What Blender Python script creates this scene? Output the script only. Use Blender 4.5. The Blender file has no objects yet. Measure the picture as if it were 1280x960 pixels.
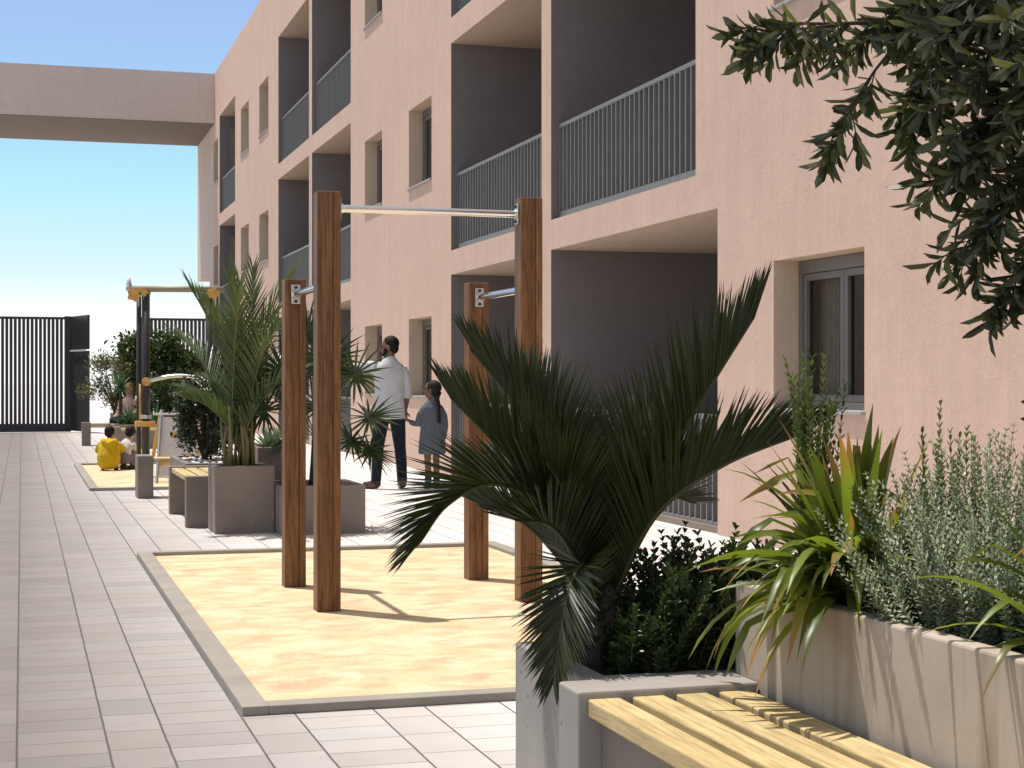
import bpy, math, random
from mathutils import Vector, Matrix, noise as mnoise
R = random.Random(7)
V = Vector
PI = math.pi
scene = bpy.context.scene
COL = scene.collection

# ------------------------------------------------------------------ mesh builder
class MB:
    def __init__(s):
        s.v = []; s.f = []; s.t = []
    def add(s, vs, fs, tone=(0.5, 0.5, 0.5)):
        o = len(s.v)
        s.v.extend([tuple(p) for p in vs])
        if tone and isinstance(tone[0], (tuple, list)):
            s.t.extend(tone)
        else:
            s.t.extend([tone] * len(vs))
        s.f.extend([tuple(o + i for i in f) for f in fs])
    def quad(s, a, b, c, d):
        s.add([a, b, c, d], [(0, 1, 2, 3)])
    def box(s, x0, x1, y0, y1, z0, z1, M=None):
        vs = [V((x, y, z)) for z in (z0, z1) for y in (y0, y1) for x in (x0, x1)]
        if M is not None:
            vs = [M @ p for p in vs]
        s.add(vs, [(0, 2, 3, 1), (4, 5, 7, 6), (0, 1, 5, 4), (2, 6, 7, 3), (0, 4, 6, 2), (1, 3, 7, 5)])
    def tube(s, pts, rad, n=8, cap=True, tone=(0.5, 0.5, 0.5), ref=None, rad2=None):
        pts = [V(p) for p in pts]
        m = len(pts)
        if not isinstance(rad, (list, tuple)): rad = [rad] * m
        if rad2 is None: rad2 = rad
        vs = []
        pu = None
        for i, p in enumerate(pts):
            T = (pts[min(i + 1, m - 1)] - pts[max(i - 1, 0)])
            if T.length < 1e-9: T = V((0, 0, 1))
            T.normalize()
            if ref is not None: u = V(ref) - T * T.dot(V(ref))
            elif pu is not None: u = pu - T * T.dot(pu)
            else:
                a = V((0, 0, 1)) if abs(T.z) < 0.9 else V((1, 0, 0))
                u = a.cross(T)
            if u.length < 1e-6: u = T.orthogonal()
            u.normalize(); w = T.cross(u); pu = u
            for k in range(n):
                a = 2 * PI * k / n
                vs.append(p + u * math.cos(a) * rad[i] + w * math.sin(a) * rad2[i])
        fs = []
        for i in range(m - 1):
            for k in range(n):
                k2 = (k + 1) % n
                fs.append((i * n + k, i * n + k2, (i + 1) * n + k2, (i + 1) * n + k))
        if cap:
            fs.append(tuple(reversed(range(n)))); fs.append(tuple((m - 1) * n + k for k in range(n)))
        s.add(vs, fs, tone)
    def ell(s, c, r, n=10, m=7, M=None, tone=(0.5, 0.5, 0.5)):
        c = V(c); vs = []; fs = []
        for i in range(m + 1):
            th = PI * i / m
            for k in range(n):
                a = 2 * PI * k / n
                th2 = max(0.03, min(PI - 0.03, th))
                p = V((math.sin(th2) * math.cos(a) * r[0], math.sin(th2) * math.sin(a) * r[1], math.cos(th2) * r[2]))
                if M is not None: p = M @ p
                vs.append(c + p)
        for i in range(m):
            for k in range(n):
                k2 = (k + 1) % n
                fs.append((i * n + k, (i + 1) * n + k, (i + 1) * n + k2, i * n + k2))
        fs.append(tuple(range(n))); fs.append(tuple(reversed([m * n + k for k in range(n)])))
        s.add(vs, fs, tone)
    # small leaf: six-sided blade folded on its midrib
    def leaf(s, p, d, nrm, L, W, tone, fold=0.25, curl=0.0):
        d = d.normalized(); sd = d.cross(nrm)
        if sd.length < 1e-5: sd = d.orthogonal()
        sd.normalize(); n = sd.cross(d)
        up = n * (W * fold)
        a = p; m1 = p + d * (L * .4) + n * (-curl * L * .05); tip = p + d * L - n * (curl * L * .3)
        l1 = p + d * (L * .38) + sd * (W * .46) + up; l2 = p + d * (L * .76) + sd * (W * .45) + up - n * (curl * L * .12)
        r1 = p + d * (L * .38) - sd * (W * .46) + up; r2 = p + d * (L * .76) - sd * (W * .45) + up - n * (curl * L * .12)
        s.add([a, l1, l2, tip, r2, r1], [(0, 1, 2, 3), (0, 3, 4, 5)], tone)
    def leaf4(s, p, d, nrm, L, W, tone):
        d = d.normalized(); sd = d.cross(nrm)
        if sd.length < 1e-5: sd = d.orthogonal()
        sd.normalize()
        m = p + d * (L * .5)
        s.add([p, m + sd * (W * .5), p + d * L, m - sd * (W * .5)], [(0, 1, 2, 3)], tone)
    # strap-shaped leaf bending under gravity
    def strap(s, p, d, nrm, L, W, seg=6, droop=0.0, fold=0.2, rnd=0.5, taper=0.6, kink=None, twist=0.0):
        p = V(p); d = V(d).normalized(); n0 = V(nrm)
        vs = []; ts = []
        step = L / seg
        for i in range(seg + 1):
            t = i / seg
            sd = d.cross(n0)
            if sd.length < 1e-5: sd = d.orthogonal()
            sd.normalize(); n = sd.cross(d).normalized()
            if twist: 
                q = Matrix.Rotation(twist * t, 3, d); sd = q @ sd; n = q @ n
            if t < 0.15: w = W * (0.75 + 1.6 * t)
            elif t < taper: w = W
            else: w = W * max(0.02, (1 - ((t - taper) / (1 - taper)) ** 1.5))
            vs += [p - sd * (w * .5) + n * (w * fold), p.copy(), p + sd * (w * .5) + n * (w * fold)]
            ts += [(rnd, t, 0.0), (rnd, t, 0.5), (rnd, t, 1.0)]
            n0 = n if not twist else n0
            dd = droop * step * (0.35 + 1.3 * t)
            if kink and abs(t - kink[0]) < 0.5 / seg: dd += kink[1]
            d = (d + V((0, 0, -1)) * dd).normalized()
            p = p + d * step
        fs = []
        for i in range(seg):
            a = i * 3
            fs += [(a, a + 1, a + 4, a + 3), (a + 1, a + 2, a + 5, a + 4)]
        s.add(vs, fs, ts)
    def mesh(s, name, off=(0, 0, 0), smooth=False):
        me = bpy.data.meshes.new(name)
        o = V(off)
        me.from_pydata([(p[0] - o[0], p[1] - o[1], p[2] - o[2]) for p in s.v], [], s.f)
        at = me.attributes.new('tone', 'FLOAT_COLOR', 'POINT')
        flat = []
        for t in s.t: flat += [t[0], t[1], t[2], 1.0]
        at.data.foreach_set('color', flat)
        if smooth: me.polygons.foreach_set('use_smooth', [True] * len(me.polygons))
        me.update()
        return me

def root_loc(o):
    l = V((0, 0, 0))
    while o is not None:
        l += o.location; o = o.parent
    return l
def tag(o, label=None, cat=None, group=None, kind=None):
    if label: o['label'] = label
    if cat: o['category'] = cat
    if group: o['group'] = group
    if kind: o['kind'] = kind
    return o
def T(name, label, cat, loc=(0, 0, 0), group=None):
    o = bpy.data.objects.new(name, None); o.empty_display_size = 0.1
    COL.objects.link(o); o.location = loc
    return tag(o, label, cat, group)
def P(mb, name, mat, parent=None, bevel=0.0, smooth=False, label=None, bseg=2):
    me = mb.mesh(name, root_loc(parent), smooth) if isinstance(mb, MB) else mb
    o = bpy.data.objects.new(name, me); COL.objects.link(o)
    if mat is not None: me.materials.clear(); me.materials.append(mat)
    if parent is not None: o.parent = parent
    if bevel:
        m = o.modifiers.new('Bevel', 'BEVEL'); m.width = bevel; m.segments = bseg; m.limit_method = 'ANGLE'; m.angle_limit = 0.7
        m.harden_normals = False
    if label: o['label'] = label
    return o
def voxel(mb, size=0.006, smooth=4, off=(0, 0, 0), name='body'):
    me = mb.mesh('tmp')
    o = bpy.data.objects.new('tmp', me); COL.objects.link(o)
    m = o.modifiers.new('r', 'REMESH'); m.mode = 'VOXEL'; m.voxel_size = size
    if smooth:
        k = o.modifiers.new('s', 'SMOOTH'); k.factor = 0.5; k.iterations = smooth
    dg = bpy.context.evaluated_depsgraph_get()
    out = bpy.data.meshes.new_from_object(o.evaluated_get(dg))
    bpy.data.objects.remove(o, do_unlink=True); bpy.data.meshes.remove(me)
    out.name = name
    out.polygons.foreach_set('use_smooth', [True] * len(out.polygons))
    return out

# ------------------------------------------------------------------ materials
def new_mat(name):
    m = bpy.data.materials.new(name); m.use_nodes = True
    nt = m.node_tree
    return m, nt, nt.nodes, nt.links, nt.nodes['Principled BSDF']
class N:  # thin node helper
    def __init__(s, nt): s.nt = nt
    def __call__(s, typ, ins=None, **kw):
        n = s.nt.nodes.new(typ)
        for k, v in kw.items(): setattr(n, k, v)
        for k, v in (ins or {}).items():
            if hasattr(v, 'is_output'): s.nt.links.new(v, n.inputs[k])
            else: n.inputs[k].default_value = v
        return n
    def math(s, op, a, b=0.0, c=None):
        n = s.nt.nodes.new('ShaderNodeMath'); n.operation = op
        for i, v in enumerate((a, b, c)):
            if v is None: continue
            if hasattr(v, 'is_output'): s.nt.links.new(v, n.inputs[i])
            else: n.inputs[i].default_value = v
        return n.outputs[0]
    def ramp(s, fac, stops, interp='LINEAR'):
        n = s.nt.nodes.new('ShaderNodeValToRGB'); n.color_ramp.interpolation = interp
        cr = n.color_ramp
        while len(cr.elements) < len(stops): cr.elements.new(0.5)
        for e, (p, c) in zip(cr.elements, stops):
            e.position = p; e.color = (c, c, c, 1) if not isinstance(c, (tuple, list)) else (*c[:3], 1)
        s.nt.links.new(fac, n.inputs[0])
        return n.outputs[0]
    def mix(s, f, a, b, blend='MIX'):
        n = s.nt.nodes.new('ShaderNodeMix'); n.data_type = 'RGBA'; n.blend_type = blend
        for i, v in ((0, f), (6, a), (7, b)):
            if hasattr(v, 'is_output'): s.nt.links.new(v, n.inputs[i])
            elif i == 0: n.inputs[0].default_value = v
            else: n.inputs[i].default_value = (*v[:3], 1)
        return n.outputs[2]
    def noise(s, vec, scale, detail=4, rough=0.55, dist=0.0):
        return s('ShaderNodeTexNoise', {'Vector': vec, 'Scale': scale, 'Detail': detail, 'Roughness': rough, 'Distortion': dist}).outputs[0]
    def mapping(s, vec, scale=(1, 1, 1), loc=(0, 0, 0), rot=(0, 0, 0)):
        return s('ShaderNodeMapping', {'Vector': vec, 'Scale': scale, 'Location': loc, 'Rotation': rot}).outputs[0]
    def pos(s): return s('ShaderNodeNewGeometry').outputs['Position']
    def bump(s, h, strength, dist=0.01, normal=None):
        d = {'Height': h, 'Strength': strength, 'Distance': dist}
        if normal is not None: d['Normal'] = normal
        return s('ShaderNodeBump', d).outputs[0]

def m_plaster(name, c, streak=1.0):
    m, nt, nd, lk, b = new_mat(name); n = N(nt); p = n.pos()
    big = n.noise(p, 0.55, 5, 0.6)
    st = n.noise(n.mapping(p, (2.2, 2.2, 0.22)), 2.4, 5, 0.65)
    mid = n.noise(p, 6.0, 6, 0.65)
    c2 = tuple(x * .80 for x in c)
    col = n.mix(n.ramp(big, [(.3, 0.0), (.72, 1.0)]), c, tuple(x * .93 for x in c))
    col = n.mix(n.math('MULTIPLY', n.ramp(st, [(.42, 0.0), (.72, 1.0)]), 0.45 * streak), col, c2)
    st2 = n.noise(n.mapping(p, (9, 9, .45)), 2.2, 4, 0.6)
    col = n.mix(n.math('MULTIPLY', n.ramp(st2, [(.44, 0.0), (.66, 1.0)]), 0.30 * streak), col, tuple(x * .84 for x in c))
    pat = n.noise(n.mapping(p, (1, 1, .8), (7, 3, 1)), 1.5, 6, 0.7, .8)
    col = n.mix(n.math('MULTIPLY', n.ramp(pat, [(.47, 0.0), (.60, 1.0)]), 0.28), col, (c[0] * .86, c[1] * .84, c[2] * .84))
    col = n.mix(n.math('MULTIPLY', n.ramp(mid, [(.45, 0.0), (.75, 1.0)]), 0.30), col, tuple(min(1, x * 1.12) for x in c))
    # a little dirt low on the wall
    z = n('ShaderNodeSeparateXYZ', {0: p}).outputs[2]
    low = n.math('MULTIPLY', n.ramp(z, [(0.0, 0.28), (0.35, 0.0)]), mid)
    col = n.mix(low, col, (.30, .25, .2))
    lk.new(col, b.inputs['Base Color'])
    b.inputs['Roughness'].default_value = 0.92; b.inputs['Specular IOR Level'].default_value = 0.15
    fine = n.noise(p, 70, 4, 0.6)
    scr = n.noise(n.mapping(p, (1, 1, .7)), 13, 7, 0.7, 0.6)
    h = n.math('ADD', n.math('MULTIPLY', n.ramp(scr, [(.5, 0.0), (.58, .6), (.8, 1.0)]), 0.9), n.math('MULTIPLY', fine, 0.45))
    tro = n.noise(n.mapping(p, (1, 1.1, .8), rot=(.5, 0, 0)), 4.2, 6, 0.72, 1.4)
    h = n.math('ADD', h, n.math('MULTIPLY', n.math('MULTIPLY', n.ramp(tro, [(.46, 0.0), (.50, 1.0), (.54, .15), (.75, .4)]), n.ramp(n.noise(p, 1.7, 3), [(.45, 0.0), (.62, 1.0)])), 0.7))
    lk.new(n.bump(h, 0.42, 0.007), b.inputs['Normal'])
    return m

def m_concrete(name, c, pits=True, stain=0.0):
    m, nt, nd, lk, b = new_mat(name); n = N(nt); p = n.pos()
    a = n.noise(p, 3.2, 6, 0.6); f = n.noise(p, 60, 5, 0.7)
    col = n.mix(n.ramp(a, [(.32, 0.0), (.7, 1.0)]), tuple(x * .86 for x in c), tuple(x * 1.1 for x in c))
    col = n.mix(n.math('MULTIPLY', n.ramp(f, [(.4, 0.0), (.72, 1.0)]), 0.25), col, tuple(x * .78 for x in c))
    h = n.math('MULTIPLY', f, 0.35)
    if pits:
        vo = n('ShaderNodeTexVoronoi', {'Vector': p, 'Scale': 13.0, 'Randomness': 1.0})
        sel = n.math('GREATER_THAN', n('ShaderNodeSeparateColor', {0: vo.outputs['Color']}).outputs[0], 0.74)
        dot = n.math('MULTIPLY', n.ramp(vo.outputs['Distance'], [(.05, 1.0), (.11, 0.0)]), sel)
        col = n.mix(n.math('MULTIPLY', dot, 0.75), col, tuple(x * .30 for x in c))
        h = n.math('SUBTRACT', h, dot)
    if stain:
        s1 = n.noise(n.mapping(p, (3.5, 3.5, .35)), 2.2, 4, 0.6)
        z = n('ShaderNodeSeparateXYZ', {0: p}).outputs[2]
        col = n.mix(n.math('MULTIPLY', n.ramp(s1, [(.50, 0.0), (.66, 1.0)]), stain), col, (c[0] * .52, c[1] * .42, c[2] * .32))
    lk.new(col, b.inputs['Base Color'])
    b.inputs['Roughness'].default_value = 0.8; b.inputs['Specular IOR Level'].default_value = 0.25
    lk.new(n.bump(h, 0.3, 0.004), b.inputs['Normal'])
    return m

def m_paving():
    m, nt, nd, lk, b = new_mat('paving_tiles'); n = N(nt); p0 = n.pos()
    wob = n.noise(p0, 9.0, 2); 
    sx = n('ShaderNodeSeparateXYZ', {0: p0})
    X = n.math('ADD', sx.outputs[0], n.math('MULTIPLY', n.math('SUBTRACT', wob, .5), .004)); Y = n.math('ADD', sx.outputs[1], n.math('MULTIPLY', n.math('SUBTRACT', wob, .5), .004))
    x1 = n.math('ADD', X, 0.015 + 50.0)
    k = n.math('FLOOR', n.math('DIVIDE', x1, 0.5))
    u = n.math('SUBTRACT', x1, n.math('MULTIPLY', k, 0.5))
    isB = n.math('GREATER_THAN', u, 0.3)
    # column joint distance
    d1 = n.math('MINIMUM', u, n.math('ABSOLUTE', n.math('SUBTRACT', u, 0.3)))
    d1 = n.math('MINIMUM', d1, n.math('SUBTRACT', 0.5, u))
    rowlen = n.math('ADD', 0.2, n.math('MULTIPLY', isB, 0.1))
    colid = n.math('ADD', n.math('MULTIPLY', k, 2.0), isB)
    offs = n('ShaderNodeTexWhiteNoise', {'W': colid}, noise_dimensions='1D').outputs[0]
    yy = n.math('ADD', n.math('DIVIDE', n.math('ADD', Y, 50.0), rowlen), offs)
    r = n.math('FLOOR', yy); fr = n.math('SUBTRACT', yy, r)
    d2 = n.math('MULTIPLY', n.math('MINIMUM', fr, n.math('SUBTRACT', 1.0, fr)), rowlen)
    j1 = n.ramp(n.math('MULTIPLY', d1, 100), [(.24, 1.0), (.5, 0.0)])
    j2 = n.ramp(n.math('MULTIPLY', d2, 100), [(.20, 1.0), (.42, 0.0)])
    j = n.math('MAXIMUM', j1, n.math('MULTIPLY', j2, .80))
    idv = n('ShaderNodeCombineXYZ', {0: colid, 1: r, 2: 0.0}).outputs[0]
    wn = n('ShaderNodeTexWhiteNoise', {'Vector': idv}, noise_dimensions='3D')
    w1 = wn.outputs[0]; w2 = n('ShaderNodeSeparateColor', {0: wn.outputs[1]}).outputs[1]
    # light falloff painted into the tile colour: darker left, paler towards the facade
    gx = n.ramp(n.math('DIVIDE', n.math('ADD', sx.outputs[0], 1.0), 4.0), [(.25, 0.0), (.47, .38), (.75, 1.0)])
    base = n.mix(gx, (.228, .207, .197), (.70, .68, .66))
    t1 = n.mix(n.math('MULTIPLY', w1, 0.85), base, n.mix(1.0, base, (.80, .77, .75), 'MULTIPLY'))
    t1 = n.mix(n.math('MULTIPLY', w2, 0.45), t1, n.mix(1.0, base, (1.06, .98, .93), 'MULTIPLY'))
    cl = n.noise(p0, 5.5, 6, 0.65)
    t1 = n.mix(n.math('MULTIPLY', n.ramp(cl, [(.42, 0.0), (.75, 1.0)]), 0.32), t1, n.mix(1.0, base, (.70, .66, .62), 'MULTIPLY'))
    big = n.noise(p0, 0.9, 4, 0.6)
    t1 = n.mix(n.math('MULTIPLY', n.ramp(big, [(.4, 0.0), (.75, 1.0)]), 0.16), t1, n.mix(1.0, base, (.74, .70, .68), 'MULTIPLY'))
    gr = n.noise(p0, 220, 3, 0.7)
    t1 = n.mix(n.math('MULTIPLY', n.ramp(gr, [(.45, 0.0), (.8, 1.0)]), 0.25), t1, n.mix(1.0, base, (.72, .72, .72), 'MULTIPLY'))
    col = n.mix(n.math('MULTIPLY', j, 0.92), t1, (.075, .066, .06))
    lk.new(col, b.inputs['Base Color'])
    b.inputs['Roughness'].default_value = 0.75; b.inputs['Specular IOR Level'].default_value = 0.2
    h = n.math('SUBTRACT', n.math('ADD', n.math('MULTIPLY', gr, .12), n.math('MULTIPLY', cl, .15)), j)
    h = n.math('ADD', h, n.math('MULTIPLY', w1, .25))
    lk.new(n.bump(h, 0.4, 0.004), b.inputs['Normal'])
    return m

def m_sand():
    m, nt, nd, lk, b = new_mat('rubber_granules'); n = N(nt); p = n.pos()
    a = n.noise(n.mapping(p, (.75, .9, 1), rot=(0, 0, .15)), 5.2, 4, 0.55, 0.4)
    a2 = n.noise(n.mapping(p, (.7, .8, 1), (3, 5, 0)), 5.0, 4, 0.55, .3)
    f = n.noise(p, 170, 3, 0.75); f2 = n.noise(p, 80, 3, .7)
    col = n.mix(n.ramp(a2, [(.38, 0.0), (.62, 1.0)]), (.70, .605, .415), (.60, .47, .285))
    col = n.mix(n.math('MULTIPLY', n.ramp(a, [(.46, 0.0), (.70, 1.0)]), 0.85), col, (.50, .315, .21))
    col = n.mix(n.ramp(f, [(.50, 0.0), (.64, .55)]), col, (.36, .235, .11))
    col = n.mix(n.ramp(f2, [(.52, 0.0), (.68, .5)]), col, (.72, .64, .44))
    lk.new(col, b.inputs['Base Color'])
    b.inputs['Roughness'].default_value = 0.95; b.inputs['Specular IOR Level'].default_value = 0.1
    lk.new(n.bump(f, 0.6, 0.004), b.inputs['Normal'])
    return m

def m_wood(name, cd, cl, axis='Z', scale=1.0, rough=0.5, knots=0.0):
    m, nt, nd, lk, b = new_mat(name); n = N(nt)
    p = n.pos()
    rnd = n('ShaderNodeObjectInfo').outputs['Random']
    comb = n('ShaderNodeCombineXYZ', {0: n.math('MULTIPLY', rnd, 7.0), 1: n.math('MULTIPLY', rnd, 3.0), 2: n.math('MULTIPLY', rnd, 5.0)}).outputs[0]
    p = n('ShaderNodeVectorMath', {0: p, 1: comb}, operation='ADD').outputs[0]
    st = {'Z': (1, 1, .06), 'Y': (1, .06, 1), 'X': (.06, 1, 1)}[axis]
    q = n.mapping(p, tuple(x * scale for x in st))
    a = n.noise(q, 14, 6, 0.65, 1.2); f = n.noise(q, 95, 4, 0.7); big = n.noise(q, 5, 3, .5)
    col = n.mix(n.ramp(a, [(.3, 0.0), (.72, 1.0)]), cd, cl)
    col = n.mix(n.math('MULTIPLY', n.ramp(f, [(.42, 0.0), (.64, 1.0)]), 0.7), col, tuple(x * .5 for x in cd))
    col = n.mix(n.math('MULTIPLY', n.ramp(big, [(.4, 0.0), (.7, 1.0)]), 0.35), col, tuple(x * .7 for x in cd))
    if knots:
        vo = n('ShaderNodeTexVoronoi', {'Vector': n.mapping(p, {'Z': (1, 1, .3), 'Y': (1, .3, 1), 'X': (.3, 1, 1)}[axis]), 'Scale': 9.0})
        sel = n.math('GREATER_THAN', n('ShaderNodeSeparateColor', {0: vo.outputs['Color']}).outputs[0], 0.80)
        k = n.math('MULTIPLY', n.ramp(vo.outputs['Distance'], [(.06, 1.0), (.20, 0.0)]), sel)
        col = n.mix(n.math('MULTIPLY', k, knots), col, tuple(x * .3 for x in cd))
    lk.new(col, b.inputs['Base Color'])
    b.inputs['Roughness'].default_value = rough; b.inputs['Specular IOR Level'].default_value = 0.3
    lk.new(n.bump(n.math('ADD', f, a), 0.25, 0.002), b.inputs['Normal'])
    return m

def m_plain(name, c, rough=0.6, metal=0.0, spec=0.4, var=0.15, scale=8.0, bump=0.0, bscale=60):
    m, nt, nd, lk, b = new_mat(name); n = N(nt); p = n.pos()
    a = n.noise(p, scale, 4, 0.6)
    col = n.mix(n.ramp(a, [(.3, 0.0), (.7, 1.0)]), tuple(x * (1 - var) for x in c), tuple(min(1, x * (1 + var)) for x in c))
    lk.new(col, b.inputs['Base Color'])
    b.inputs['Roughness'].default_value = rough; b.inputs['Metallic'].default_value = metal
    b.inputs['Specular IOR Level'].default_value = spec
    if bump: lk.new(n.bump(n.noise(p, bscale, 4, .6), bump, 0.004), b.inputs['Normal'])
    return m

def m_cloth(name, c, wr=14, bump=0.5, dist=0.02, var=.12):
    m, nt, nd, lk, b = new_mat(name); n = N(nt); p = n.pos()
    w = n.noise(n.mapping(p, (1.2, 1.2, .8)), wr, 4, .55, .8); f = n.noise(p, 300, 2, .5)
    col = n.mix(n.ramp(w, [(.3, 0.0), (.7, 1.0)]), tuple(x * (1 - var) for x in c), tuple(min(1, x * (1 + var)) for x in c))
    col = n.mix(n.math('MULTIPLY', f, .25), col, tuple(x * .7 for x in c))
    lk.new(col, b.inputs['Base Color'])
    b.inputs['Roughness'].default_value = 0.9; b.inputs['Specular IOR Level'].default_value = 0.15
    b.inputs['Sheen Weight'].default_value = 0.1
    lk.new(n.bump(w, bump, dist), b.inputs['Normal'])
    return m

def m_leaf(name, c1, c2, trans=0.25, rough=0.42, spec=0.4, tip=None, edge=None, tcol=None):
    m, nt, nd, lk, b = new_mat(name); n = N(nt)
    at = n('ShaderNodeAttribute', attribute_name='tone')
    sp = n('ShaderNodeSeparateColor', {0: at.outputs['Color']})
    p = n.pos(); a = n.noise(p, 22, 3, .6)
    col = n.mix(n.math('ADD', n.math('MULTIPLY', sp.outputs[0], .75), n.math('MULTIPLY', a, .25)), c1, c2)
    if edge is not None:
        e = n.math('ABSOLUTE', n.math('SUBTRACT', sp.outputs[2], .5))
        col = n.mix(n.ramp(e, [(.36, 0.0), (.46, .8)]), col, edge)
    if tip is not None:
        tsel = n.math('MULTIPLY', n.ramp(sp.outputs[1], [(.62, 0.0), (.92, 1.0)]), n.ramp(sp.outputs[0], [(.62, 0.0), (.80, 1.0)]))
        col = n.mix(tsel, col, tip)
    lk.new(col, b.inputs['Base Color'])
    b.inputs['Roughness'].default_value = rough; b.inputs['Specular IOR Level'].default_value = spec
    if trans > 0:
        tr = n('ShaderNodeBsdfTranslucent')
        tc = n.mix(1.0, col, tcol or (1.5, 1.5, .55), 'MULTIPLY')
        lk.new(tc, tr.inputs['Color'])
        mx = n('ShaderNodeMixShader', {0: trans})
        lk.new(b.outputs[0], mx.inputs[1]); lk.new(tr.outputs[0], mx.inputs[2])
        lk.new(mx.outputs[0], nd['Material Output'].inputs['Surface'])
    return m

def m_glass():
    m, nt, nd, lk, b = new_mat('window_glass'); n = N(nt)
    gl = n('ShaderNodeBsdfGlossy', {'Roughness': 0.015, 'Color': (.95, .97, 1, 1)})
    tr = n('ShaderNodeBsdfTransparent', {'Color': (.72, .74, .72, 1)})
    fr = n('ShaderNodeFresnel', {'IOR': 1.55})
    mx = n('ShaderNodeMixShader', {0: fr.outputs[0]})
    lk.new(tr.outputs[0], mx.inputs[1]); lk.new(gl.outputs[0], mx.inputs[2])
    lk.new(mx.outputs[0], nd['Material Output'].inputs['Surface'])
    return m

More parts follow.
